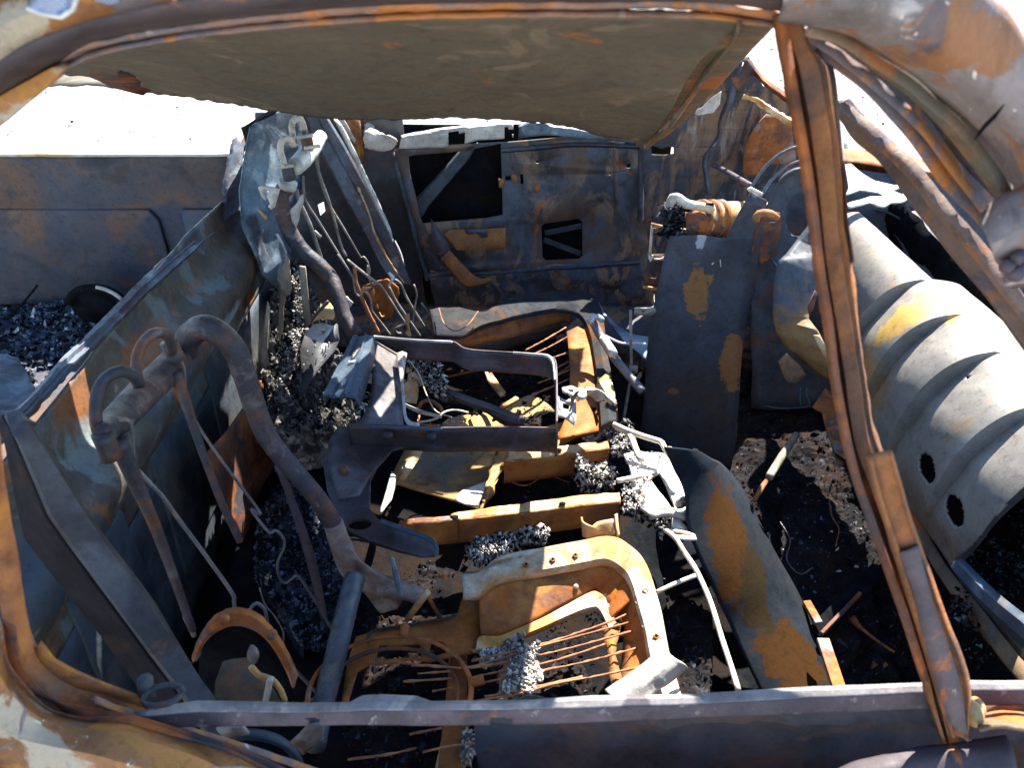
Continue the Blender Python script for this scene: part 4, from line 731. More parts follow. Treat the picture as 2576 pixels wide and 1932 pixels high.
plate('side_wall', W('H', [(1640, 640), (1775, 480), (1822, 620), (1875, 800), (1905, 940), (1945, 1110), (1700, 1200), (1740, 1000), (1760, 800)], 'z', [ZS-.04, ZS-.01, ZS-.01, ZS-.01, ZS-.01, ZS-.01, ZS-.05, ZS-.05, ZS-.045]), 'seat_face', NS, th=.003, amp=.002, seg=.02)
bo = W('H', [(845, 935), (866, 850), (990, 846), (1120, 795), (1250, 738), (1400, 655), (1555, 572), (1610, 580), (1650, 620), (1670, 720), (1740, 790)], 'z', ZS-.038)
bi = W('H', [(846, 940), (930, 936), (1000, 925), (1100, 872), (1250, 810), (1400, 740), (1555, 684), (1590, 686), (1620, 720), (1640, 760), (1660, 810)], 'z', ZS-.040)
ribbon('inner_lip', bo, bi, [(0, -.002), (.1, .002), (.9, .002), (1, -.008)], 'seat', NS, nu=90, th=.002, amp=.001)
ribbon('inner_strap', W('H', [(1620, 790), (1650, 960), (1665, 1080), (1690, 1250)], 'z', ZS-.042), W('H', [(1740, 770), (1705, 940), (1725, 1020), (1760, 1250)], 'z', ZS-.042), [(0, 0), (.5, .003), (1, 0)], 'rust_orange', NS, nu=40, th=.002, jag=.002, amp=.001)
for x, y in ((1155, 412), (1318, 380), (1458, 354), (1888, 573), (1954, 852)):
    c = W('H', [(x, y)], 'z', ZS+.0045)[0]; tube('hole_rim', disc_pts(c, V((.0042, 0, 0)), V((0, .0042, 0)), 10)+[c+V((.0042, 0, 0))], .0012, 'seat_face', NH, res=5); plate('hole_shade_disc', disc_pts(c+V((0, 0, -.0005)), V((.004, 0, 0)), V((0, .004, 0)), 10), 'dark', NH, th=.001)  # black discs laid on the metal stand for the shade inside holes
c = W('H', [(1457, 519)], 'z', ZS-.03)[0]+V((0, -.012, .0)); tube('rivet', [c, c+V((0, .01, 0))], .0045, 'seat', NS)
c = W('H', [(1045, 695)], 'z', ZS-.05)[0]+V((0, -.008, 0)); plate('hole_shade_disc', disc_pts(c, V((.004, 0, 0)), V((0, .0, .005)), 8), 'dark', NS, th=.001)  # black disc as the shade in a hole
# left pressing with two windows, and its square-holed ear
plate('corner_ear', W('H', [(762, 458), (868, 448), (868, 600), (830, 640), (764, 610)], 'z', ZS-.012), 'seat_grey', NS, th=.003, holes=[W('H', [(788, 512), (838, 510), (836, 595), (790, 597)], 'z', ZS-.012)], bevel=.001)
plate('side_pressing', W('H', [(200, 820), (400, 790), (640, 748), (730, 725), (764, 600), (880, 600), (880, 860), (846, 945), (690, 975), (560, 1000), (440, 985), (360, 1010), (200, 1015), (120, 1060), (60, 1260), (20, 1260), (60, 1000), (110, 850)], 'z', ZS-.05), 'seat_face', NS, th=.004, amp=.003, seg=.02,
      holes=[W('H', [(250, 900), (505, 896), (512, 980), (300, 990), (235, 975)], 'z', ZS-.05), W('H', [(572, 886), (640, 880), (664, 905), (664, 950), (580, 975), (562, 940)], 'z', ZS-.05)])
ribbon('pressing_edge', W('H', [(190, 900), (200, 850), (240, 825), (400, 800), (560, 770), (690, 745), (730, 725)], 'z', ZS-.045), W('H', [(170, 860), (190, 826), (230, 808), (400, 780), (560, 752), (680, 730), (724, 712)], 'z', ZS-.045), [(0, 0), (.5, .004), (1, 0)], 'seat_grey', NS, nu=50)
ribbon('cross_strap', W('H', [(680, 975), (672, 1100), (655, 1280), (630, 1500), (600, 1800)], 'z', ZS-.09), W('H', [(792, 960), (795, 1100), (790, 1280), (775, 1480), (740, 1800)], 'z', ZS-.09), [(0, -.004), (.06, 0), (.94, 0), (1, -.004)], 'seat_face', NS, nu=50, th=.003)
wires = [[(820, 1005), (1240, 905), (1650, 770), (1860, 672)], [(450, 1030), (640, 1040), (840, 1035), (1240, 915), (1500, 845), (1870, 745)], [(330, 1010), (560, 1030), (830, 1045), (1240, 968), (1520, 900), (1880, 800)],
         [(490, 1082), (690, 1068)], [(870, 1142), (1240, 1068), (1560, 1000), (1780, 940), (1925, 905)], [(580, 1190), (700, 1170)], [(850, 1250), (1140, 1198), (1330, 1145), (1600, 1095), (1850, 1042)], [(820, 1040), (1060, 1012), (1240, 965)], [(840, 1100), (1100, 1050), (1300, 1010), (1500, 950), (1640, 900)], [(400, 1130), (600, 1118), (700, 1112)], [(900, 1225), (1100, 1190), (1500, 1100)]]
for wv in wires: tube('spring_wire', W('H', wv, 'z', ZS-.03), .00145, 'wire', NS, res=6, wob=.9)
for wv in ([(440, 1455), (640, 1415)], [(520, 1565), (700, 1525), (860, 1510)], [(60, 1610), (300, 1580), (480, 1540)]): tube('spring_wire', W('H', wv, 'z', ZS-.06), .0016, 'wire', NS, res=6, wob=.7)
for k, (x, y) in enumerate(((1850, 660), (1870, 700), (1885, 745), (1890, 805), (1930, 905))):
    q = W('H', [(x-25, y-15), (x, y+8), (x+25, y-12), (x+15, y+18), (x-10, y+12)], 'z', ZS-.004); tube('wire_hook', q, .0018, 'wire', NS, res=5, wob=.8)
ringc = W('H', [(320, 1190)], 'z', ZS-.03)[0]
tube('recliner_ring', [ringc+V((.105*math.cos(a), .085*math.sin(a), 0)) for a in np.linspace(-.3, math.pi+.3, 26)], .0045, 'rust', NS, res=8, flat=.6)
tube('ring_inner', [ringc+V((.088*math.cos(a), .07*math.sin(a), -.006)) for a in np.linspace(-.3, math.pi+.3, 26)], .003, 'rust_dark', NS, res=6)
for a in (.15, 1.5): tube('ring_lug', [ringc+V((.105*math.cos(a), .085*math.sin(a), 0)), ringc+V((.122*math.cos(a), .1*math.sin(a), .004))], .007, 'rust', NS)
for k in range(6):
    x = 190+k*14; tube('coil_turn', W('H', [(x, 985), (x+5, 1000), (x+2, 1020)], 'z', ZS-.03), .0012, 'wire', NS, res=5)
bar('sunlit_rail', *W('H', [(730, 1410), (660, 1760)], 'z', ZS-.16), .035, .012, 'rail_seat', NS)
loft('front_bracket', [W('H', [(1490, 120), (1500, 150), (1560, 180), (1600, 150), (1690, 130)], 'z', ZS-.0), W('H', [(1500, 240), (1530, 250), (1570, 245), (1620, 235), (1700, 235)], 'z', ZS-.02)], 'rail_seat', NS, nu=30, sub=4, th=.003)
ribbon('bracket_web', W('H', [(1695, 105), (1700, 170), (1712, 240)], 'z', ZS), W('H', [(1712, 108), (1716, 170), (1724, 240)], 'z', ZS), [(0, 0), (1, .004)], 'rail_seat', NS, nu=12)
SP = loft('side_trim', [W('H', [(1640, 1180), (1760, 1100), (1880, 1010), (1960, 945), (2000, 930)], 'z', ZS+.03), W('H', [(1700, 1230), (1830, 1150), (1950, 1080), (2060, 1010), (2090, 1000)], 'z', ZS+.04), W('H', [(1890, 1260), (1960, 1190), (2040, 1130), (2120, 1070), (2156, 1050)], 'z', ZS+.02)], 'cast', NS, nu=30, sub=5, sv=True, amp=.002, nscale=30, th=.003)

# ================================================================== FAR SEAT FRAME
ZF = .87
FS = thing('bucket_seat_base', 'far rusty seat base pressing in the shade below the far door', 'seat frame', (0, 1.05, .62), group='burnt seat bases')
fo = [(560, 330), (700, 305), (880, 345), (960, 310), (1050, 262), (1200, 232), (1350, 212), (1480, 208), (1570, 245), (1620, 320), (1640, 420), (1652, 520), (1665, 640), (1690, 760), (1704, 870), (1715, 1020)]
fn = [(590, 500), (760, 500), (880, 442), (980, 415), (1080, 385), (1200, 360), (1330, 338), (1420, 345), (1480, 375), (1515, 420), (1545, 500), (1565, 600), (1580, 720), (1590, 850), (1600, 950), (1610, 1060)]
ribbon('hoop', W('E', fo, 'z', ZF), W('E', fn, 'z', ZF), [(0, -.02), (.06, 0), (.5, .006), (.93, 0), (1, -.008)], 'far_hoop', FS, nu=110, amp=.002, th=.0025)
loft('hoop_wall', [W('E', [(600, 500), (880, 442), (1080, 385), (1330, 340), (1430, 350)], 'z', ZF-.006), W('E', [(740, 572), (900, 545), (1100, 500), (1370, 418), (1420, 432)], 'z', ZF-.05)], 'rust_orange', FS, nu=50, sub=4, amp=.003, nscale=16)
loft('lower_wall', [W('E', [(740, 572), (900, 548), (1100, 500), (1370, 425)], 'z', ZF-.052), W('E', [(780, 640), (1000, 600), (1200, 540), (1400, 480)], 'z', ZF-.10)], 'seat_grey', FS, nu=40, sub=4, amp=.003)
plate('side_pressing', W('E', [(1405, 470), (1470, 440), (1530, 470), (1570, 620), (1590, 850), (1610, 1080), (1340, 1130), (1420, 960), (1425, 700), (1415, 560)], 'z', ZF-.012), 'seat_face', FS, th=.003, amp=.003, seg=.025, holes=[W('E', [(1555, 935), (1580, 935), (1608, 1050), (1585, 1055)], 'z', ZF-.012), W('E', [(1590, 596), (1630, 600), (1628, 628), (1595, 626)], 'z', ZF-.012)][:1])
plate('corner_plate', W('E', [(1588, 800), (1600, 770), (1640, 735), (1655, 715), (1672, 740), (1700, 850), (1704, 900), (1650, 870), (1600, 850)], 'z', ZF+.012), 'rail_seat', FS, th=.003, amp=.002, seg=.02)
plate('front_apron', W('E', [(1340, 1040), (1610, 960), (1712, 900), (1722, 1020), (1690, 1060), (1440, 1130), (1340, 1190), (1100, 1200), (1100, 1100)], 'z', ZF-.06), 'seat_face', FS, th=.004, amp=.004, seg=.03)
plate('left_plate', W('E', [(560, 330), (690, 320), (700, 380), (880, 400), (870, 440), (740, 500), (600, 520), (560, 440)], 'z', ZF-.01), 'rust_dark', FS, th=.004, amp=.006, seg=.02)
for a, b in (((1150, 590), (1400, 448)), ((1190, 620), (1420, 500)), ((1300, 640), (1510, 562)), ((1250, 740), (1500, 612)), ((1230, 790), (1440, 700)), ((1190, 862), (1430, 760)), ((1340, 745), (1560, 580)), ((1140, 985), (1300, 870))):
    tube('spring_wire', W('E', [a, ((a[0]+b[0])/2, (a[1]+b[1])/2+4), b], 'z', ZF-.03), .0019, 'wire', FS, res=6, wob=.8)
plate('far_rail', W('E', [(540, 780), (900, 690), (930, 700), (1025, 860), (1000, 868), (930, 750), (900, 700)], 'z', ZF-.1), 'rust', FS, th=.004)
ribbon('seat_pan', W('E', [(600, 1060), (800, 980), (1000, 960), (1200, 870)], 'z', .70), W('E', [(620, 1190), (800, 1120), (1100, 1060), (1330, 960)], 'z', .70), [(0, 0), (.3, .006), (.7, .006), (1, 0)], 'pan', FS, nu=30, th=.003)
for x, y in ((1148, 898), (1270, 874)): c = W('E', [(x, y)], 'z', .712)[0]; plate('hole_shade_disc', disc_pts(c, V((.006, 0, 0)), V((0, .006, 0)), 10), 'dark', FS, th=.001)  # black discs coloured as hole shade, the pan is not cut
plate('pan_strut', W('E', [(1010, 920), (1090, 870), (1110, 880), (1020, 945)], 'z', .76), 'rail_seat', FS, th=.006)
plate('pan_strut', W('E', [(905, 690), (930, 740), (960, 750), (1030, 845), (1000, 868), (920, 770), (895, 700)], 'z', .80), 'rail_seat', FS, th=.006)
ribbon('pan_strut', W('E', [(620, 890), (680, 835), (860, 890), (1000, 940), (1150, 1000)], 'z', .86), W('E', [(640, 905), (880, 960), (1000, 1040), (1080, 1060), (1160, 1020)], 'z', .84), [(0, 0), (.4, .012), (.7, .012), (1, 0)], 'frame', FS, nu=40, th=.003)
loft('hinge_plate', [W('E', [(400, 800), (440, 770), (490, 775)], 'z', .86), W('E', [(400, 860), (440, 850), (495, 850)], 'z', .85), W('E', [(405, 905), (440, 910), (480, 915)], 'z', .84)], 'rail_seat', FS, nu=12, sub=3, sv=True)
tube('pan_loop', W('E', [(500, 935), (520, 905), (570, 900), (620, 930), (640, 960)], 'z', .80), .004, 'wire', FS)
ribbon('slide_rail', W('E', [(395, 905), (500, 950), (640, 990)], 'z', .88), W('E', [(400, 930), (500, 975), (635, 1005)], 'z', .88), [(0, 0), (.5, .004), (1, 0)], 'cast', FS, nu=12, th=.003)
tube('pan_wire', W('E', [(490, 1030), (560, 1020), (620, 1000), (650, 970), (720, 955), (800, 972)], 'z', .87), .002, 'cream', FS, res=6)
tube('pan_wire', W('E', [(500, 990), (500, 1040), (620, 1050)], 'z', .86), .002, 'wire', FS, res=6)

# ================================================================== SEAT BELT BUCKLE
SB = thing('seat_belt_buckle', 'bleached melted seat belt buckle hanging over the corner of the far seat base', 'buckle', W('M', [(330, 560)], 'z', .93)[0])
loft('buckle_body', [W('M', [(275, 600), (330, 560), (400, 590), (470, 580), (494, 605)], 'z', .925), W('M', [(300, 540), (370, 520), (430, 530), (480, 580), (498, 600)], 'z', .945), W('M', [(320, 500), (370, 505), (430, 530), (450, 560), (500, 604)], 'z', .93)], 'cast', SB, nu=26, sub=5, sv=True, th=.006, amp=.002, nscale=40)
plate('buckle_cover', W('M', [(250, 505), (300, 500), (325, 520), (328, 555), (300, 572), (262, 560)], 'z', .95), 'cast', SB, th=.008, bevel=.003)
plate('buckle_strap', W('M', [(165, 505), (225, 492), (260, 505), (250, 545), (235, 560), (200, 535), (170, 530)], 'z', .94), 'cast', SB, th=.004, holes=[W('M', [(195, 510), (240, 514), (242, 538), (210, 530)], 'z', .94)])
plate('webbing_end', W('M', [(140, 560), (200, 590), (230, 560), (262, 590), (250, 650), (262, 700), (245, 745), (175, 695), (135, 690)], 'z', .925), 'cast', SB, th=.004, jag=.003, holes=[W('M', [(170, 600), (215, 610), (210, 650), (170, 640)], 'z', .925)])
for k in range(4): tube('burnt_strand', W('M', [(275-k*6, 530+k*3), (245-k*5, 580), (215+k*3, 660-k*8)], 'z', .955), .0016, 'dark', SB, res=5, wob=.7)
tube('guide_bar', W('M', [(345, 75), (370, 50), (400, 45), (425, 65)], 'z', .96), .007, 'cast', SB)

# ================================================================== CENTRE SEAT (folded frame between the seats)
CF = thing('armrest_frame', 'dark brown looped steel frame lying between the two seats with a sunlit rim', 'armrest frame', (.0, .75, .85))
def band(name, top, z, drop, m, par=CF, th=.003, **kw):
    a = W('E', top, 'z', z); a = cr(a, 60, kw.pop('su', True))
    return loft(name, [a, [p+V((0, -.002, -drop)) for p in a]], m, par, nu=90, sub=4, su=True, th=th, amp=.0006, **kw)
band('loop_arm', [(225, 505), (400, 518), (560, 528), (700, 534), (790, 580), (1000, 597), (1200, 612), (1290, 625)], 1.0, .045, 'frame')
band('loop_end', [(1280, 622), (1318, 636), (1334, 680), (1338, 800), (1340, 950), (1338, 1100)], 1.0, .045, 'frame', th=.003)
band('loop_arm', [(60, 1040), (300, 1048), (640, 1066), (900, 1062), (1300, 1066), (1338, 1090)], 1.0, .048, 'frame')
ribbon('arm_rim', W('E', [(222, 496), (400, 514), (560, 524), (700, 530)], 'z', 1.003), W('E', [(215, 512), (400, 526), (560, 538), (705, 544)], 'z', 1.002), [(0, 0), (.5, .002), (1, 0)], 'cast', CF, nu=30)
ribbon('arm_rim', W('E', [(1075, 596), (1200, 605), (1290, 614), (1325, 650), (1336, 720), (1338, 770)], 'z', 1.003), W('E', [(1075, 610), (1200, 620), (1275, 630), (1308, 665), (1318, 720), (1322, 770)], 'z', 1.002), [(0, 0), (.5, .002), (1, 0)], 'cast', CF, nu=30)
ribbon('arm_rim', W('E', [(200, 1050), (400, 1056), (640, 1064)], 'z', 1.003), W('E', [(200, 1066), (400, 1072), (640, 1080)], 'z', 1.003), [(0, 0), (.5, .002), (1, 0)], 'frame_blue', CF, nu=30)
loft('back_plate', [W('E', [(225, 520), (218, 700), (190, 900), (130, 1045)], 'z', .995), W('E', [(400, 600), (372, 700), (385, 850), (405, 1050)], 'z', .975)], 'frame', CF, nu=40, sub=5, th=.003, amp=.002)
ribbon('plate_rim', W('E', [(360, 605), (380, 760), (395, 900), (405, 1000), (430, 1045), (500, 1056)], 'z', 1.0), W('E', [(425, 605), (405, 760), (402, 900), (415, 985), (450, 1025), (500, 1046)], 'z', .995), [(0, 0), (.5, .004), (1, 0)], 'cast', CF, nu=40)
ribbon('slotted_channel', W('K', [(1200, 940), (1160, 1150), (1080, 1420), (1000, 1660)], 'z', 1.03), W('K', [(960, 960), (840, 1200), (700, 1460), (600, 1660)], 'z', 1.02), [(0, -.02), (.02, .0), (.28, .002), (.33, .008), (.38, .002), (.72, .0), (.78, .006), (.97, .004), (1, -.014)], 'frame_blue', CF, nu=50, su=False, th=.003)
for q in ([(960, 1120), (985, 1075), (1045, 1050), (1030, 1110), (970, 1190), (930, 1225)], [(905, 1235), (990, 1222), (975, 1248), (905, 1258)], [(815, 1500), (850, 1430), (880, 1440), (880, 1490), (830, 1530)], [(745, 1620), (790, 1570), (852, 1565), (840, 1600), (790, 1650)]):
    plate('channel_slot', W('K', q, 'z', 1.0285), 'cast' if q[0][1] > 1200 else 'frame', CF, th=.0008)
plate('lower_bracket', W('P', [(812, 1160), (840, 1110), (870, 1088), (935, 1080), (1085, 1080), (1085, 1100), (1018, 1110), (990, 1118), (955, 1160), (932, 1205), (930, 1281), (950, 1306), (975, 1320), (1035, 1344), (1088, 1366), (1100, 1384), (1094, 1396), (1060, 1398), (1000, 1385), (930, 1362), (880, 1338), (850, 1300), (822, 1230)], 'z', .93), 'frame', CF, th=.006, amp=.003, seg=.02, bevel=.0015,
      holes=[disc_pts(W('P', [(905, 1320)], 'z', .93)[0], V((.018, 0, 0)), V((0, .012, 0)), 14)])
ribbon('bracket_fold', W('P', [(960, 1306), (1035, 1332), (1085, 1352), (1102, 1372), (1104, 1398)], 'z', .94), W('P', [(956, 1316), (1030, 1342), (1078, 1362), (1092, 1378), (1092, 1398)], 'z', .945), [(0, 0), (.5, .004), (1, 0)], 'frame_blue', CF, nu=30)
plate('back_bracket', W('E', [(0, 1050), (240, 1056), (420, 1170), (330, 1200), (240, 1310), (190, 1370), (130, 1480), (0, 1500), (-60, 1300), (-60, 1150)], 'z', .96), 'frame', CF, th=.004, amp=.003, seg=.02)
for x, y in ((575, 1105), (310, 1100), (40, 1310)):
    c = W('E', [(x, y)], 'z', .985)[0]+V((0, -.005, 0)); tube('arm_bolt', [c, c+V((0, -.004, .002))], .009, 'frame', CF, res=12)

# ================================================================== CENTRE FLOOR RAILS
CR = thing('seat_rail_set', 'two sunlit rusty cross rails bolted side by side between the seat bases', 'seat rails', (.05, .62, .74))
def rail(top, bot_, z, m1, m2, drop):
    A = W('E', top, 'z', z); B = W('E', bot_, 'z', z-.002)
    C = [p+V((0, -.004, -drop)) for p in B]
    loft('rail_top', [A, B], m1, CR, nu=50, sub=3, su=False, th=.003, amp=.001, nscale=30, jag=.0012)
    loft('rail_side', [B, C], m2, CR, nu=50, sub=4, su=False, th=.003, amp=.001)
rail([(1048, 1210), (1250, 1190), (1450, 1168), (1655, 1146)], [(1020, 1272), (1250, 1246), (1450, 1222), (1668, 1192)], .845, 'rail_seat', 'seat_face', .05)
rail([(690, 1600), (720, 1585), (860, 1565), (1200, 1520), (1500, 1478), (1735, 1462)], [(740, 1630), (800, 1625), (960, 1608), (1200, 1582), (1500, 1545), (1738, 1520)], .835, 'rail_seat', 'seat_face', .05)
rail([(380, 1630), (560, 1615), (700, 1605)], [(370, 1659), (560, 1650), (740, 1632)], .832, 'rust', 'seat_face', .05)
for x, y in ((1355, 1200), (1378, 1530), (720, 1612)): c = W('E', [(x, y)], 'z', .8475 if y < 1300 else .8375)[0]; plate('hole_shade_disc', disc_pts(c, V((.006, 0, 0)), V((0, .005, 0)), 12), 'dark', CR, th=.001)  # dark discs on the rails give the hole shade as colour
plate('cross_pan', W('E', [(430, 1175), (1040, 1175), (1020, 1290), (960, 1420), (900, 1480), (860, 1560), (360, 1400), (280, 1580), (260, 1590), (330, 1350)], 'z', .745), 'pan', CR, th=.004, amp=.006, seg=.025)
plate('pan_edge', W('E', [(945, 1180), (1040, 1180), (1050, 1200), (1000, 1300), (960, 1400), (905, 1500), (870, 1560), (905, 1430), (950, 1290), (985, 1200)], 'z', .79), 'rail_seat', CR, th=.014, amp=.005, seg=.02, jag=.003)
ribbon('pan_strip', W('E', [(440, 1180), (420, 1250), (360, 1385)], 'z', .79), W('E', [(530, 1178), (500, 1250), (410, 1385)], 'z', .79), [(0, 0), (.5, .002), (1, 0)], 'rail_seat', CR, nu=12)
plate('pan_tongue', W('E', [(330, 1330), (355, 1360), (350, 1430), (330, 1500), (262, 1590), (262, 1560), (300, 1440)], 'z', .80), 'cast', CR, th=.004, amp=.004, seg=.01)
plate('pan_flap', W('E', [(720, 1480), (770, 1440), (900, 1395), (905, 1420), (860, 1538), (780, 1530), (725, 1510)], 'z', .80), 'cast', CR, th=.004, amp=.003, seg=.02)
plate('pan_patch', W('E', [(810, 1320), (900, 1205), (945, 1180), (975, 1190), (940, 1290), (880, 1310)], 'z', .788), 'rail_seat', CR, th=.004, amp=.002, seg=.02)
for (x0, x1) in ((1040, 1060), (1270, 1290)):
    bar('rail_stay', *W('E', [(x0, 1330), (x1, 1640)], 'z', .70), .03, .006, 'seat_face', CR)
bar('rail_stay', *W('E', [(1060, 1500), (1270, 1480)], 'z', .70), .03, .006, 'seat_face', CR)
CM = thing('control_module', 'sunlit crumpled melted white control module heaped at the ends of the cross rails', 'melted module', W('M', [(700, 1150)], 'z', .80)[0])
plate('module_shell', W('M', [(570, 940), (640, 925), (820, 925), (870, 950), (885, 1000), (960, 1060), (985, 1120), (980, 1200), (970, 1290), (975, 1360), (940, 1350), (915, 1300), (760, 1345), (740, 1330), (680, 1290), (630, 1180), (610, 1040), (600, 1000)], 'z', .86), 'white_melt', CM, th=.006, amp=.006, nscale=24, seg=.012,
      holes=[W('M', [(735, 1100), (808, 1058), (860, 1150), (905, 1290), (875, 1282)], 'z', .86), W('M', [(780, 1292), (900, 1295), (915, 1318), (790, 1315)], 'z', .86)])
tube('module_rib', W('M', [(745, 1345), (850, 1325), (970, 1355)], 'z', .87), .006, 'cast', CM)
tube('module_rib', W('M', [(525, 1115), (600, 1100), (700, 1080)], 'z', .88), .0045, 'cream', CM)
tube('module_stud', W('M', [(940, 1250), (950, 1262)], 'z', .88), .012, 'cast', CM, res=12)
debris('crusted_ash', scatter('M', [(560, 960), (720, 930), (840, 1000), (760, 1090), (700, 1290), (560, 1340), (550, 1180), (600, 1060)], 'z', .865, 260, .02), (.0015, .005), ['ash', 'cast', 'rustbit'], [5, 3, 1], parent=CM, kind='stuff')
plate('bent_tab', W('M', [(885, 1350), (930, 1355), (990, 1430), (930, 1420), (880, 1415)], 'z', .87), 'cast', CM, th=.003)
tube('plastic_hoop', W('M', [(830, 1440), (930, 1445), (1020, 1470), (1025, 1490), (900, 1480)], 'z', .88), .005, 'cream', CM, flat=.6)

# ================================================================== SEAT BACK FRAMES
NB = thing('seat_back_frame', 'near seat back frame: thick sooty bent tube with two headrest hoops at its top', 'seat back', (-.3, .35, .85), group='tubular seat backs')
def ynz(pts, ys, reg='P'): return W(reg, pts, 'y', ys)
tb_ = [(462, 885), (478, 845), (510, 824), (548, 836), (590, 880), (618, 950), (640, 1020), (668, 1090), (710, 1150), (757, 1204), (806, 1264), (842, 1325)]
tube('main_tube', ynz(tb_, (.46, .42)), [.0165, .0155, .0145, .0135, .013, .013], 'tube', NB, res=16, n=90, wob=.02)
tube('lower_tube', ynz([(838, 1316), (858, 1372), (884, 1428), (925, 1462), (980, 1478), (1030, 1490), (1062, 1502)], (.42, .38)), [.014, .015, .017, .018, .016, .014, .013], 'tube_pale', NB, res=16, n=60, wob=.05)
NC = tube('cross_bar', ynz([(262, 1092), (300, 1052), (360, 990), (420, 930), (455, 890)], (.20, .46)), [.010, .016, .018, .018, .017], 'tube', NB, res=14, flat=.9)
tube('headrest_hoop', ynz([(262, 1120), (243, 1070), (243, 1000), (262, 955), (300, 934), (332, 942), (350, 964)], (.20, .27)), .0060, 'tube', NB, res=12)
tube('headrest_hoop', ynz([(350, 975), (342, 920), (352, 875), (380, 842), (412, 838), (428, 860), (434, 900)], (.29, .38)), .0058, 'tube', NB, res=12)
for p_, q_, yy in (((256, 1090), (283, 1150), .2), ((424, 860), (446, 905), .38)):
    a_ = ynz([p_, q_], yy); tube('guide_sleeve', a_, .010, 'soot', NC, res=12)
tube('back_rod', ynz([(296, 1108), (340, 1210), (400, 1350), (484, 1585)], (.21, .24)), [.009, .008, .0065, .006, .0055, .005, .005], 'tube', NB, res=10)
tube('rod_tip', ynz([(470, 1548), (488, 1600)], .24), [.0055, .003], 'tube_pale', NB, res=8)
tube('back_rod', ynz([(440, 935), (470, 1020), (510, 1140), (560, 1270), (604, 1362)], (.38, .36)), [.008, .006, .005, .005, .005], 'tube', NB, res=10)
wa = [(716, 1015), (790, 1020), (812, 1100), (820, 1280), (860, 1350), (1150, 1659)]
o_ = lambda r, L: [(REG[r][0]+x*REG[r][2], REG[r][1]+y*REG[r][2]) for x, y in L]
wA = o_('D', [(716, 1015), (780, 1016), (806, 1060), (812, 1180), (822, 1290), (880, 1360), (1000, 1490)])+o_('G', [(1080, 110), (1250, 340), (1420, 580), (1436, 640), (1445, 700), (1490, 745), (1520, 730), (1545, 670), (1580, 650), (1625, 690), (1640, 760), (1650, 855), (1700, 930), (1830, 1080), (1945, 1205), (1925, 1235), (1870, 1258)])
tube('support_wire', ynz(wA, (.22, .30)), .0024, 'wire_grey', NB, n=170, res=6)
wB = o_('D', [(1060, 640), (1110, 655), (1130, 720), (1140, 850), (1180, 980), (1260, 1120), (1400, 1320), (1600, 1590)])+o_('G', [(1540, 70), (1650, 212), (1690, 200), (1735, 240), (1745, 300), (1705, 400), (1712, 480), (1750, 525), (1790, 500), (1820, 478), (1860, 520), (1950, 660), (2070, 870)])
tube('support_wire', ynz(wB, (.39, .42)), .0022, 'wire_grey', NB, n=150, res=6)
ribbon('flat_strap', ynz([(690, 1172), (720, 1252), (765, 1395), (800, 1530), (815, 1612)], (.44, .46)), ynz([(712, 1182), (740, 1252), (790, 1395), (820, 1530), (828, 1608)], (.44, .46)), [(0, 0), (.5, .001), (1, 0)], 'purple', NB, nu=40)
tube('strap_hook', ynz([(812, 1600), (806, 1612), (812, 1628), (826, 1632), (832, 1640)], .46), .003, 'wire', NB, res=6)
tube('down_tube', W('P', [(893, 1452), (870, 1540), (842, 1660), (810, 1785), (790, 1880)], 'y', (.37, .16)), .0145, 'tube_blue', NB, res=16)
loft('gusset', [W('N', [(1060, 0), (1130, 120), (1160, 200), (1280, 300), (1420, 480), (1470, 480)], 'y', .39), W('N', [(1200, 0), (1280, 100), (1400, 190), (1560, 290), (1600, 400), (1560, 460)], 'y', .385)], 'tube_pale', NB, nu=30, sub=4, th=.004, amp=.003)
tube('blue_spring', W('N', [(1525, 70), (1540, 150), (1560, 250), (1585, 360)], 'y', .345), [.003, .006, .007, .004], 'blue_tag', NB, res=8, flat=.5)
tube('release_rod', W('N', [(1640, 530), (1700, 450), (1790, 330)], 'y', .36), .005, 'rail_seat', NB, res=7)
tube('release_rod', W('N', [(1790, 350), (1830, 430), (1890, 530)], 'y', .36), .003, 'rust', NB, res=6)

FB = thing('seat_back_frame', 'far seat back frame: dark tube with sunlit bleached headrest crossbar and hoops', 'seat back', (-.35, 1.15, .9), group='tubular seat backs')
FM = tube('main_tube', W('J', [(620, 790), (570, 830), (550, 900), (560, 1000), (600, 1130), (650, 1240), (720, 1350), (800, 1440), (890, 1510), (960, 1580), (1030, 1660)], 'y', (1.16, 1.10))+W('K', [(760, 420), (810, 560), (850, 700), (920, 830), (1000, 940)], 'y', (1.08, 1.02)), [.0165, .017, .017, .0165, .016, .0155, .0155], 'tube', FB, res=16, n=100, wob=.03)
tube('tube_collar', W('J', [(625, 740), (612, 800)], 'y', 1.155), .0185, 'cast', FM, res=16)
FC = tube('cross_bar', W('J', [(690, 600), (760, 530), (850, 420), (940, 300)], 'y', (1.14, 1.30)), [.017, .019, .018, .013], 'cast', FB, res=16, flat=.85)
for a_, b_, yy in (((610, 590), (640, 720), 1.14), ((790, 310), (815, 430), 1.22)): tube('guide_sleeve', W('J', [a_, b_], 'y', yy), .0125, 'soot', FC, res=12)
for a_, yy in (((598, 600), 1.13), ((780, 315), 1.21), ((850, 415), 1.2)):
    p = W('J', [a_], 'y', yy)[0]; tube('sleeve_collar', [p+V((-.016, 0, -.002)), p+V((.016, 0, .003))], .004, 'cast', FC, res=8)
tube('headrest_hoop', W('J', [(680, 400), (655, 370), (665, 300), (655, 230), (670, 160), (715, 138), (750, 160), (770, 230), (790, 310)], 'y', (1.17, 1.22)), .0064, 'scaled', FB, res=12)
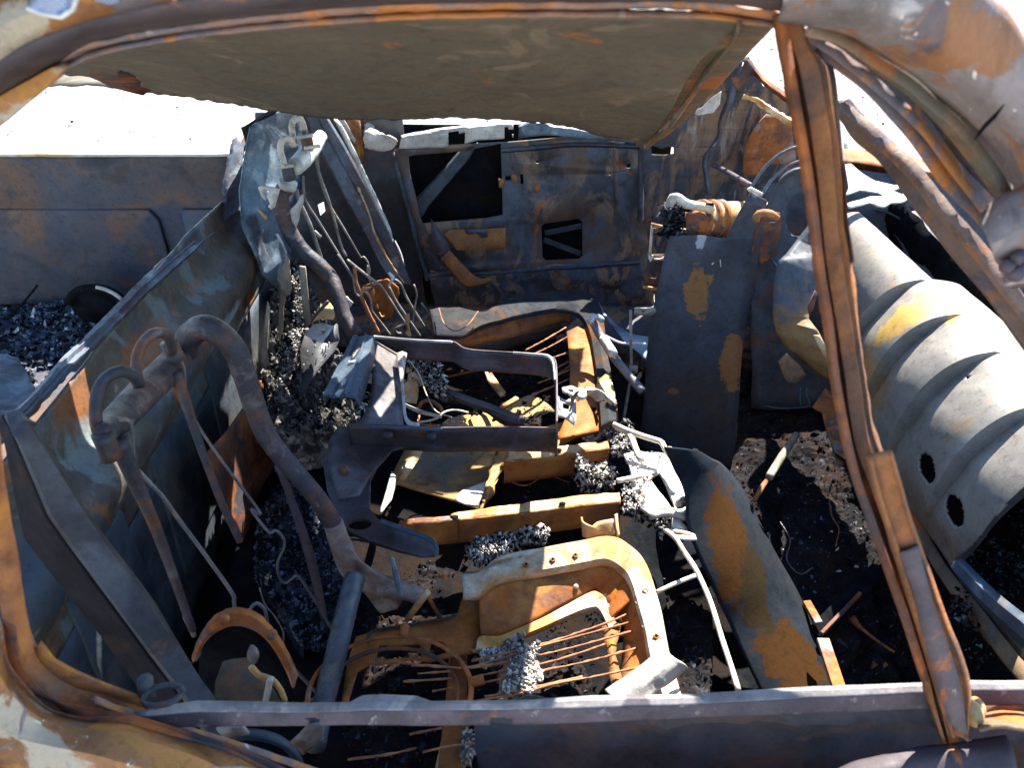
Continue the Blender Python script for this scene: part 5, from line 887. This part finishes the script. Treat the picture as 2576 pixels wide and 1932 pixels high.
tube('headrest_hoop', W('J', [(670, 395), (640, 340), (600, 328), (560, 360), (548, 440), (570, 520), (590, 600)], 'y', (1.17, 1.13)), .0064, 'scaled', FB, res=12)
wv = [('J', [(765, 690), (770, 800), (780, 900), (820, 980), (900, 1100), (1010, 1280), (1120, 1460), (1230, 1650)], 1.20, .0027), ('J', [(905, 470), (912, 640), (950, 800), (1020, 970), (1110, 1120), (1210, 1290), (1310, 1460), (1340, 1455), (1380, 1520), (1390, 1600), (1375, 1650)], 1.26, .0027),
      ('J', [(880, 480), (920, 680), (1010, 930), (1080, 1180), (1130, 1370), (1175, 1450)], 1.25, .0035), ('J', [(700, 820), (740, 950), (830, 1150), (890, 1330), (940, 1480)], 1.18, .0045),
      ('K', [(780, 0), (900, 170), (960, 280), (975, 400), (1000, 460), (1045, 490), (1060, 440), (1100, 425), (1150, 480), (1170, 560), (1180, 660), (1290, 800), (1390, 935)], 1.12, .0026),
      ('K', [(1130, 130), (1130, 230), (1170, 330), (1220, 350), (1270, 340), (1400, 540), (1500, 700), (1560, 790), (1530, 820), (1450, 860), (1470, 910), (1520, 915)], 1.14, .0024),
      ('K', [(890, 60), (1050, 190), (1240, 330)], 1.13, .003), ('K', [(1440, 290), (1510, 340), (1570, 480), (1660, 640), (1800, 860), (1830, 910)], 1.2, .0032),
      ('K', [(1665, 350), (1700, 470), (1670, 640), (1640, 890)], 1.18, .0024), ('K', [(1750, 560), (1830, 680), (1880, 800), (1880, 890)], 1.25, .003), ('K', [(1380, 380), (1460, 540), (1560, 690), (1740, 950)], 1.15, .0028)]
for r_, pts_, y_, rad in wv: tube('spring_wire', W(r_, pts_, 'y', y_), rad, 'wire_pale', FB, res=6)
tube('rusted_rod', W('K', [(980, 130), (985, 300), (1050, 480), (1120, 640), (1190, 790), (1265, 925)], 'y', 1.13), [.004, .0055, .005, .0055], 'wire', FB, wob=.4)
plate('wire_clip', W('K', [(1365, 215), (1385, 210), (1440, 260), (1425, 300), (1385, 380), (1360, 360), (1400, 280)], 'y', 1.12), 'cream', FB, th=.003)
plate('wire_clip', W('K', [(1550, 720), (1610, 690), (1620, 780), (1600, 800), (1635, 950), (1600, 950), (1560, 920), (1595, 860)], 'y', 1.08), 'rail_seat', FB, th=.004, amp=.002, seg=.008)
plate('wire_clip', W('J', [(860, 1215), (880, 1205), (938, 1262), (925, 1285)], 'y', 1.15), 'cast', FB, th=.002)
plate('back_plate', W('K', [(1050, 420), (1080, 370), (1200, 330), (1350, 300), (1480, 400), (1490, 480), (1440, 620), (1400, 760), (1290, 800), (1190, 640), (1150, 520)], 'y', 1.24), 'seat_face', FB, th=.004, amp=.01, seg=.015)
for q in ([(1045, 410), (1080, 380), (1180, 375), (1120, 410)], [(1175, 430), (1200, 390), (1215, 450), (1195, 500)], [(1265, 670), (1290, 720), (1330, 710), (1290, 740)], [(1225, 575), (1245, 580), (1255, 630), (1240, 630)]):
    plate('torn_edge', W('K', q, 'y', 1.12), 'rail_seat', FB, th=.002)

# ================================================================== LOOSE PIECES ROUND THE REAR WALL
def loose(name, label, cat, pts, m, th=.004, **kw): return plate(name, pts, m, th=th, label=label, cat=cat, **kw)
loose('trim_strip', 'thin tan strip pointed at its foot, right against the corner of the rear wall', 'trim strip', W('K', [(190, 0), (215, 60), (245, 400), (225, 470), (180, 480), (150, 640), (150, 870), (100, 1040), (90, 900), (100, 600), (105, 260), (130, 160)], 'y', 1.12), 'tan_strip', amp=.003, seg=.02)
loose('trim_strip', 'flat tan strip standing among charred lumps behind the far seat back', 'trim strip', W('K', [(335, 140), (405, 150), (420, 300), (470, 800), (410, 860), (390, 840), (350, 400)], 'y', 1.05), 'tan_strip', amp=.002, seg=.03)
loose('trim_strip', 'narrow pale strip hanging below the end of the rear wall ledge', 'trim strip', W('D', [(1640, 290), (1655, 330), (1640, 560), (1650, 700), (1605, 810), (1600, 600)], 'y', .98), 'tan_strip')
loose('rusty_shield', 'rusty brown pointed heat shield leaning against the rear wall behind the near seat', 'metal plate', W('P', [(531, 1136), (600, 1050), (680, 922), (699, 1009), (692, 1173), (664, 1252), (606, 1368), (575, 1310), (548, 1250)], 'x', -.50), 'rust_dark', amp=.004, seg=.03)
SV = thing('vent_box', 'slotted grey vent box with a bright top face and square hole behind the centre frame', 'vent box', W('K', [(560, 1100)], 'y', .95)[0])
plate('top_face', W('K', [(400, 920), (500, 810), (560, 800), (600, 790), (740, 830), (600, 1015), (480, 970)], 'z', 1.00), 'cast', SV, th=.003, holes=[W('K', [(585, 875), (635, 885), (615, 920), (570, 905)], 'z', 1.00)])
plate('upper_face', W('K', [(480, 800), (560, 690), (690, 550), (725, 600), (750, 700), (730, 745), (590, 735), (520, 760)], 'z', 1.02), 'rail_seat', SV, th=.003, amp=.002, seg=.02)
vb = W('K', [(400, 930), (600, 1015), (740, 840), (775, 800), (810, 870), (800, 1000), (740, 1120), (560, 1330), (350, 1659), (365, 1400), (345, 1100)], 'y', [1.0, .98, 1.0, 1.02, 1.03, 1.0, .96, .9, .84, .88, .96])
slits = []
plate('slotted_face', vb, 'soot', SV, th=.003)
for x, y, l in ((430, 1150, 60), (520, 1070, 30), (585, 1180, 70), (610, 1130, 80), (645, 1090, 80), (680, 1050, 60), (530, 1250, 60), (400, 1420, 120), (440, 1330, 70), (385, 1300, 50)):
    q = W('K', [(x-7, y-l/2), (x+9, y-l/2), (x-2, y+l/2), (x-16, y+l/2)], 'y', .955 if y < 1250 else .90); plate('vent_slat', q, 'cast', SV, th=.0015)
tube('vent_edge', W('K', [(480, 800), (545, 680), (670, 540)], 'y', 1.03), .003, 'soot', SV, res=6)
loose('lit_flap', 'small torn bright flap caught behind the bend of the far seat back tube', 'metal flap', W('K', [(830, 480), (890, 490), (920, 530), (960, 570), (900, 665), (850, 600)], 'y', 1.08), 'cast', th=.003, jag=.002)

# seat-belt retractors, rings at the near rear corner
RR = thing('retractor_ring', 'large rust-red ring standing behind the near belt rail at the rear pillar', 'ring', W('N', [(400, 900)], 'y', .12)[0])
rp = W('G', [(1170, 990), (1195, 920), (1240, 830), (1310, 750), (1400, 705), (1490, 700), (1580, 735), (1650, 800), (1720, 900), (1780, 1010), (1820, 1120)], 'y', .16)
rp2 = W('G', [(1215, 1000), (1250, 920), (1300, 860), (1370, 815), (1430, 795), (1500, 800), (1570, 830), (1640, 890), (1700, 980), (1750, 1080), (1790, 1180)], 'y', .16)
ribbon('ring_face', rp, rp2, [(0, -.006), (.12, 0), (.5, .003), (.9, 0), (1, -.01)], 'rust', RR, nu=80, amp=.0015, th=.003, jag=.001)
plate('inner_disc', W('G', [(1230, 980), (1290, 880), (1400, 810), (1500, 810), (1600, 860), (1680, 960), (1760, 1100), (1810, 1250), (1200, 1260)], 'y', .18), 'char', RR, th=.01, amp=.006, seg=.02)
for x, y in ((1385, 740), (1675, 830)): c = W('G', [(x, y)], 'y', .152)[0]; tube('ring_bolt', [c, c+V((0, -.006, .002))], .005, 'rust', RR)
RB = thing('belt_retractor', 'brown rusty seat belt retractor box behind the belt rail beside the rear pillar', 'retractor', W('G', [(1500, 1200)], 'y', .10)[0])
loft('box_shell', [W('G', [(1370, 1000), (1440, 985), (1530, 985), (1560, 1040)], 'y', .13), W('G', [(1320, 1150), (1420, 1120), (1560, 1090), (1640, 1120)], 'y', .10), W('G', [(1310, 1270), (1440, 1260), (1600, 1260), (1740, 1260)], 'y', .08)], 'retr', RB, nu=30, sub=6, sv=True, th=.004, amp=.003, nscale=25)
tube('spool_edge', W('G', [(1540, 1040), (1600, 1100), (1660, 1110), (1720, 1180), (1750, 1250)], 'y', .085), .003, 'rail_seat', RB, res=6)
bar('retractor_pin', *W('G', [(1660, 1110), (1630, 1256)], 'y', .078), .006, .006, 'cast', RB)
tube('belt_stub', W('G', [(1560, 935), (1555, 960), (1540, 1000)], 'y', .11), [.007, .009, .006], 'tube_pale', RB, res=8, flat=.5)
tube('speaker_hoop', W('G', [(1360, 1500), (1420, 1470), (1520, 1455), (1640, 1470), (1740, 1510), (1810, 1580), (1850, 1680)], 'y', .03), .009, 'dark_blue', label='dark blue rubbery hoop below the belt rail inside the near door', cat='hoop', flat=.5)
loose('torn_liner', 'crumpled pale tan scrap of liner below the belt rail', 'scrap', W('N', [(880, 1330), (1000, 1325), (1005, 1400), (960, 1460), (850, 1560), (760, 1450), (830, 1390)], 'y', .06), 'tube_pale', th=.003, amp=.005, seg=.01, jag=.002)
loose('torn_liner', 'flat grey scrap between the belt rail and the window lip', 'scrap', W('N', [(190, 1370), (390, 1355), (440, 1410), (250, 1440)], 'y', .02), 'cast_dark', th=.003)

# ================================================================== RODS, CABLES, SCRAP
def rod(name, label, cat, reg, pts, ax, v, r, m, **kw): return tube(name, W(reg, pts, ax, v), r, m, label=label, cat=cat, **kw)
rod('cable', 'long cream cable curving down beside the near seat to the belt rail', 'cable', 'P', [(1676, 1335), (1700, 1355), (1722, 1390), (1752, 1436), (1787, 1514), (1815, 1604), (1840, 1680), (1857, 1736)], 'z', (.92, .96), .0036, 'cream')
rod('cable', 'straight cream rod lying across to the curved panel', 'rod', 'P', [(1652, 1490), (1700, 1468), (1750, 1448)], 'z', .90, .0032, 'cream')
rod('cable', 'bent cream tube with a kink running from the far seat corner over the melted module', 'tube', 'M', [(500, 745), (600, 790), (700, 825), (815, 860), (830, 895), (850, 920)], 'z', .90, .0052, 'cream', smooth=False)
rod('cable', 'short cream tube end pointing at the curved panel', 'tube', 'M', [(855, 915), (900, 960), (940, 1000)], 'z', .90, .009, 'cream')
rod('cable', 'cream tube branch dropping from the kinked tube onto the melted module', 'tube', 'M', [(520, 760), (580, 790), (620, 840), (650, 920), (680, 980)], 'z', .895, .006, 'cream')
rod('drag_link', 'grey steel bar slanting from the far seat corner to the upright panel', 'bar', 'M', [(360, 60), (410, 160), (520, 330), (690, 530)], 'z', (.95, .88), .009, 'wire_grey', smooth=False)
rod('drag_link', 'bright bare bar section laid on the slanting grey bar', 'bar', 'M', [(435, 185), (500, 285)], 'z', .945, .0095, 'cast')
HB = thing('hinge_bracket', 'thin pale upright rod with clamps standing left of the upright panel', 'rod bracket', W('M', [(610, 700)], 'z', .8)[0])
bar('rod_shaft', *W('M', [(612, 0), (618, 420)], 'y', (1.02)), .006, .006, 'cast_dark', HB)
bar('rod_shaft', *W('M', [(616, 420), (570, 700)], 'y', (1.00)), .004, .006, 'cast_dark', HB)
plate('clamp', W('E', [(1820, 330), (1950, 330), (1955, 352), (1925, 378), (1820, 372)], 'y', 1.04), 'cast_dark', HB, th=.003, holes=[disc_pts(W('E', [(1875, 352)], 'y', 1.04)[0], V((.003, 0, 0)), V((0, 0, .003)), 8)])
plate('clamp', W('E', [(1790, 690), (1842, 692), (1840, 735), (1790, 735)], 'y', 1.0), 'cast_dark', HB, th=.006)
plate('clamp', W('M', [(562, 705), (602, 710), (598, 730), (560, 722)], 'z', .80), 'cast', HB, th=.003)
PB = thing('panel_bracket', 'angled white-edged bracket with a square opening at the top left of the upright panel', 'bracket', W('L', [(60, 800)], 'y', 1.14)[0])
plate('bracket_leg', W('B', [(1925, 1375), (1938, 1378), (1925, 1560), (1905, 1570)], 'y', 1.12), 'cast', PB, th=.003)
plate('bracket_arm', W('B', [(1925, 1372), (2000, 1390), (2140, 1410), (2138, 1424), (1990, 1412), (1930, 1392)], 'y', 1.12), 'rail_seat', PB, th=.006)
plate('back_face', W('B', [(1938, 1400), (2060, 1420), (2050, 1640), (2000, 1659), (1900, 1640), (1905, 1560)], 'y', 1.14), 'rust_dark', PB, th=.003, holes=[W('B', [(1942, 1455), (2035, 1452), (2030, 1560), (1936, 1562)], 'y', 1.14)])
plate('foot', W('E', [(1880, 195), (1975, 210), (1960, 225), (1870, 208)], 'y', 1.12), 'rail_seat', PB, th=.004)
plate('lower_face', W('E', [(1900, 0), (1998, 10), (1990, 212), (1880, 200)], 'y', 1.135), 'rust_dark', PB, th=.003, holes=[W('E', [(1925, 100), (1960, 100), (1955, 150), (1920, 145)], 'y', 1.135)])
tube('bracket_tooth', W('B', [(1912, 1565), (1912, 1600), (1925, 1600), (1930, 1565)], 'y', 1.12), .002, 'cast', PB, res=5)
tube('bracket_tooth', W('B', [(1940, 1590), (1990, 1590), (2010, 1580)], 'y', 1.12), [.002, .002, .005], 'cast', PB, res=6)
loose('blue_strap', 'pale blue bent strip curving down between far seat and upright panel', 'strip', W('E', [(1600, 285), (1640, 360), (1720, 440), (1800, 490), (1905, 505), (1900, 590), (1890, 640), (1860, 610), (1760, 540), (1680, 440), (1620, 360)], 'z', .84), 'blue_tag', th=.003, amp=.004, seg=.02)
rod('cable', 'white curved cable crossing the blue strip', 'cable', 'E', [(1640, 500), (1740, 545), (1830, 545), (1900, 552)], 'z', .88, .003, 'cream')
rod('breaker_rod', 'tan wooden rod lying in the dark footwell', 'rod', 'F', [(800, 1105), (710, 1240), (630, 1370)], 'z', (.72, .70), [.0075, .0085, .0085], 'tan_strip', smooth=False)
rod('breaker_rod', 'rusty tapering rod end beyond the tan rod in the footwell', 'rod', 'F', [(630, 1370), (580, 1440), (540, 1515)], 'z', .695, [.0045, .006, .004], 'rust', smooth=False)
bar('charred_board', *W('I', [(1310, 440), (915, 850)], 'z', (.68)), .030, .012, 'char', label='dark charred board lying aslant in the footwell', cat='board')
bar('charred_board', *W('I', [(1190, 590), (950, 840)], 'z', (.695)), .006, .010, 'rust_dark', label='thin brown batten lying along the charred board', cat='batten')
bar('rusty_bar', *W('I', [(860, 640), (935, 775)], 'z', .70), .014, .008, 'rust', label='short rusty bar above the end of the charred board', cat='bar')
bar('rusty_bar', *W('I', [(960, 870), (1060, 1170)], 'z', (.72)), .02, .008, 'rust', label='rusty bar running from the charred board towards the belt rail', cat='bar')
rod('rusty_bar', 'thin rusty spike with a blunt head on the footwell debris', 'spike', 'I', [(1140, 740), (1180, 790), (1280, 870), (1400, 950)], 'z', .66, [.007, .003, .0025, .002], 'rust', smooth=False)
loose('rusty_tag', 'rust red scrap plate behind the window channel', 'scrap', W('F', [(900, 930), (980, 810), (1030, 850), (1060, 1000), (1090, 1140), (1100, 1250), (1040, 1210), (1000, 1120), (960, 960)], 'z', .82), 'rust', th=.003, amp=.006, seg=.012)
rod('copper_wire', 'greenish thin wire looped on the footwell floor', 'wire', 'F', [(600, 930), (700, 945), (820, 940), (880, 925), (860, 850), (870, 800)], 'z', .64, .0015, 'green', res=5)
rod('copper_wire', 'short greenish wire standing beside the looped wire', 'wire', 'F', [(840, 780), (822, 850), (825, 930)], 'z', .64, .0013, 'green', res=5)
gl = W('A', [(165, 50), (190, 0), (240, -60), (330, -60), (470, -60), (455, 20), (430, 85), (380, 102), (300, 90), (230, 70)], 'y', .02)
plate('glass_shard', gl, 'glass', th=.004, amp=.003, seg=.008, bevel=.001, label='drooping bluish shard of melted glass on the roof edge, the larger of two', cat='glass shard')
plate('glass_shard', W('A', [(560, -30), (730, -30), (722, 10), (690, 27), (640, 20), (590, 5)], 'y', .02), 'glass', th=.004, label='small bluish shard of melted glass on the roof edge', cat='glass shard')
tube('glass_shard', W('A', [(165, 45), (240, 78), (320, 98), (385, 103), (432, 84), (460, 20), (475, -40)], 'y', .018), .0012, 'cast', label='bright molten rim along the larger glass shard', cat='glass rim', res=6)

# pieces in the bed
TY = thing('wheel_rim', 'half-buried dark wheel rim with a sunlit edge among the bed ash', 'wheel rim', (-1.05, 1.3, .66))
cw = W('D', [(600, 330)], 'z', .74)[0]
tube('rim_edge', [cw+V((.075*math.cos(a), .01*math.sin(a), .055*math.sin(a))) for a in np.linspace(.3, 2.9, 20)], .012, 'dark', TY)
tube('rim_sun_arc', [cw+V((.082*math.cos(a), -.006, .066*math.sin(a)+.002)) for a in np.linspace(.45, 1.35, 10)], .005, 'cast', TY)  # pale arc stands in for the sunlit crescent on the rim
plate('rim_disc', [cw+V((.07*math.cos(a), 0, .05*math.sin(a))) for a in np.linspace(0, 2*math.pi, 18)[:-1]], 'char', TY, th=.01)
loose('bent_sheet', 'dark rust-spotted bent sheet at the left end of the rear wall before the sunlit ash', 'metal panel', W('D', [(-200, 560), (0, 620), (120, 640), (200, 800), (205, 900), (180, 930), (20, 1060), (-200, 1200)], 'z', .98), 'corner_rust', th=.006, amp=.014, seg=.02, jag=.004)
rod('burnt_stick', 'thin burnt stick leaning on the bed side', 'stick', 'D', [(40, 400), (130, 310), (230, 190)], 'y', 1.45, .003, 'char')

for k, (lab, reg, pts, ax, v, m_) in enumerate((
    ('thin burnt wire sagging from the far door bracket to the far seat base', 'E', [(930, 140), (1000, 230), (1040, 330), (980, 420)], 'y', 1.40, 'wire_grey'),
    ('rust-coloured wire looped over the left end of the far seat base', 'E', [(620, 330), (650, 420), (720, 470), (800, 430), (860, 350)], 'z', .90, 'wire'),
    ('fine pale wire trailing across the footwell beside the curved sheet', 'I', [(700, 150), (760, 260), (740, 380), (820, 470), (900, 430)], 'z', .64, 'wire_grey'),
    ('fine brown wire standing up from the footwell near the belt rail', 'I', [(1000, 20), (1020, 120), (1060, 190), (1040, 300)], 'z', .66, 'wire'),
    ('thin wire drooping between the near seat tube and the belt retractor', 'N', [(520, 300), (560, 420), (640, 520), (700, 640), (690, 760)], 'y', .34, 'wire_grey'),
    ('kinked pale wire lying across the ash inside the armrest frame', 'E', [(430, 640), (500, 740), (540, 850), (600, 960), (700, 1000)], 'z', .90, 'cream'),
    ('thin rusty wire crossing under the two cross rails', 'E', [(1020, 1380), (1150, 1420), (1280, 1360), (1420, 1400)], 'z', .74, 'wire'),
)):
    tube('burnt_wire', W(reg, pts, ax, v), .0013, m_, res=5, wob=.5, label=lab, cat='wire')

# ================================================================== ASH AND CHAR
def pile(name, label, reg, poly, z, n, size, mats, wts, h=.03, clump=1.0, heap=None, st=.0055, **kw):
    ox, oy, sc = REG[reg]; P = [(ox+x*sc, oy+y*sc) for x, y in poly]
    return debris(name, scatter(reg, poly, 'z', z, n, h, clump, bool(heap)), size, mats, wts, kind='stuff', label=label, heap=(P, z, h, heap, st) if heap else None, **kw)
pile('bed_ash', 'blue-grey ash and char covering the bed floor', 'D', [(-100, 420), (0, 330), (300, 330), (560, 300), (760, 300), (640, 480), (430, 620), (200, 880), (-100, 1100)], .67, 2600, (0.0025, 0.012), ['ash_blue', 'ash_dark', 'char', 'ash'], [5, 4, 4, 1], h=0.05, clump=0, heap='heap_blue', st=0.008)
pile('floor_char', 'black char and ash flakes over the cab floor', 'F', [(-150, 380), (430, 420), (800, 480), (1500, 1000), (1700, 1700), (2196, 2200), (1500, 2900), (900, 2900), (600, 1700), (300, 1250), (-100, 1250)], .585, 3200, (0.0015, 0.008), ['char_mid', 'brown_char', 'ash_dark', 'rustbit'], [6, 6, 2, 0.6], h=0.022, clump=0, heap='heap_dark', st=0.007)
pile('rear_char', 'charred foam lumps heaped along the foot of the rear wall', 'P', [(700, 650), (760, 660), (860, 900), (900, 1080), (830, 1140), (690, 1160), (670, 960)], .84, 2400, (0.0018, 0.009), ['charpale', 'heap_grey', 'char'], [5, 4, 3], h=0.075, clump=0, heap='heap_grey', st=0.0045)
pile('rear_char', 'blue-grey ash heap behind the near seat back', 'P', [(640, 1200), (720, 1200), (860, 1400), (900, 1500), (860, 1640), (760, 1640), (640, 1440)], .72, 1500, (0.0015, 0.008), ['ash_blue', 'ash_dark', 'char'], [4, 5, 4], h=0.05, clump=0, heap='heap_blue2', st=0.0045)
pile('middle_char', 'dark char under the near seat base and rails', 'H', [(0, 600), (900, 300), (1700, 300), (2300, 700), (2300, 1700), (200, 1700), (-100, 1300)], .70, 2200, (0.0015, 0.0075), ['char_mid', 'brown_char', 'ash_dark'], [5, 5, 2], h=0.022, clump=0, heap='heap_dark', st=0.0055)
pile('middle_char', 'dark char under the far seat base', 'E', [(420, 600), (1500, 500), (1700, 1000), (1700, 1600), (800, 1640), (420, 1200)], .70, 1800, (0.0015, 0.0075), ['char_mid', 'brown_char', 'ash_dark', 'charpale'], [5, 5, 3, 0.4], h=0.025, clump=0, heap='heap_dark', st=0.0055)
pile('ash_clump', 'white crumbled ash resting on the wires of the near seat base', 'H', [(1060, 1010), (1120, 960), (1240, 930), (1200, 1020), (1260, 1120), (1180, 1210), (1000, 1220), (1040, 1100)], ZS-.035, 1710, (.0012, .0065), ['ash', 'charpale', 'cast'], [6, 3, 2], h=.02, clump=.3)
pile('ash_clump', 'white crumbled ash at the left end of the near seat lip', 'H', [(880, 960), (1000, 930), (1120, 890), (1150, 920), (1030, 1010), (880, 1050)], ZS-.045, 950, (.0012, .0065), ['ash', 'charpale'], [5, 3], h=.02, clump=.3)
pile('ash_clump', 'pale ash lodged on the corner of the near seat lip', 'H', [(1615, 590), (1660, 600), (1740, 640), (1745, 760), (1690, 790), (1650, 720)], ZS-.05, 798, (.0012, .0065), ['ash', 'ash_dark', 'charpale'], [4, 3, 2], h=.025, clump=.2)
pile('ash_clump', 'loose ash crumbs fallen behind the top of the near seat base', 'H', [(790, 360), (860, 270), (1000, 250), (1120, 230), (1300, 230), (1280, 290), (1060, 310), (960, 400), (850, 440)], .84, 1710, (.0012, .0065), ['ash', 'charpale', 'char'], [5, 4, 3], h=.03, clump=.8)
pile('ash_clump', 'white crumpled lump of ash between the two cross rails', 'M', [(250, 990), (390, 980), (450, 1020), (450, 1090), (520, 1170), (400, 1220), (290, 1200), (250, 1120)], .80, 2090, (.0012, .0065), ['ash', 'cast', 'char'], [6, 2, 3], h=.04, clump=.2)
pile('ash_clump', 'crumbled ash where the cross rail meets the melted module', 'M', [(430, 820), (520, 780), (620, 800), (640, 900), (600, 960), (500, 960), (480, 880)], .83, 1710, (.0012, .0065), ['ash', 'charpale', 'char'], [4, 3, 4], h=.04, clump=.4)
pile('ash_clump', 'sunlit crumbs under the melted module towards the seat corner', 'M', [(560, 1290), (740, 1290), (860, 1330), (880, 1420), (800, 1500), (760, 1420), (650, 1400), (560, 1330)], .82, 988, (.0012, .0065), ['ash', 'charpale', 'char', 'green'], [4, 3, 4, .5], h=.03, clump=.6)
pile('ash_clump', 'ash string and flakes hanging inside the centre frame', 'E', [(430, 620), (620, 700), (680, 800), (640, 900), (560, 870), (520, 760), (440, 700)], .87, 1330, (.0012, .0065), ['ash', 'charpale', 'char'], [4, 4, 3], h=.03, clump=.7)
pile('ash_clump', 'bright flakes scattered under the slotted channel', 'K', [(100, 1500), (400, 1659), (900, 1500), (1180, 1659), (1000, 2100), (500, 2200), (-50, 2000)], .80, 1300, (0.002, 0.01), ['ash', 'charpale', 'char'], [5, 4, 3], h=0.03, clump=0, heap='heap_grey', st=0.0045)
pile('ash_clump', 'pale foam crust running up beside the flat tan strip', 'K', [(280, 200), (350, 180), (360, 500), (400, 860), (330, 1100), (250, 1400), (100, 1560), (200, 1200), (280, 900)], .93, 1710, (.0012, .0065), ['charpale', 'ash', 'char'], [6, 2, 3], h=.04, clump=.4)
pile('ash_clump', 'pale flakes on the lower strap under the near door rail', 'H', [(760, 1440), (830, 1450), (830, 1640), (760, 1659)], .80, 380, (.0012, .0065), ['ash', 'charpale'], [3, 3], h=.03, clump=.2)
pile('footwell_ash', 'bluish ash flecks scattered deep in the footwell', 'F', [(700, 1500), (900, 1400), (1200, 1600), (1300, 2300), (900, 2700), (700, 2200)], .63, 260, (0.0015, 0.006), ['ash_blue', 'char_mid', 'ash'], [3, 5, 0.5], h=0.02, clump=0, heap='heap_dark', st=0.0055)
pile('glass_crumbs', 'greenish glass crumbs inside the opening of the dashboard beam', 'I', [(1850, 380), (2196, 0), (2300, 500), (2196, 900), (1800, 1100), (1700, 700)], .84, 1500, (.0012, .006), ['green', 'char', 'ash_dark'], [1.4, 8, 3], h=.03, clump=1.0)
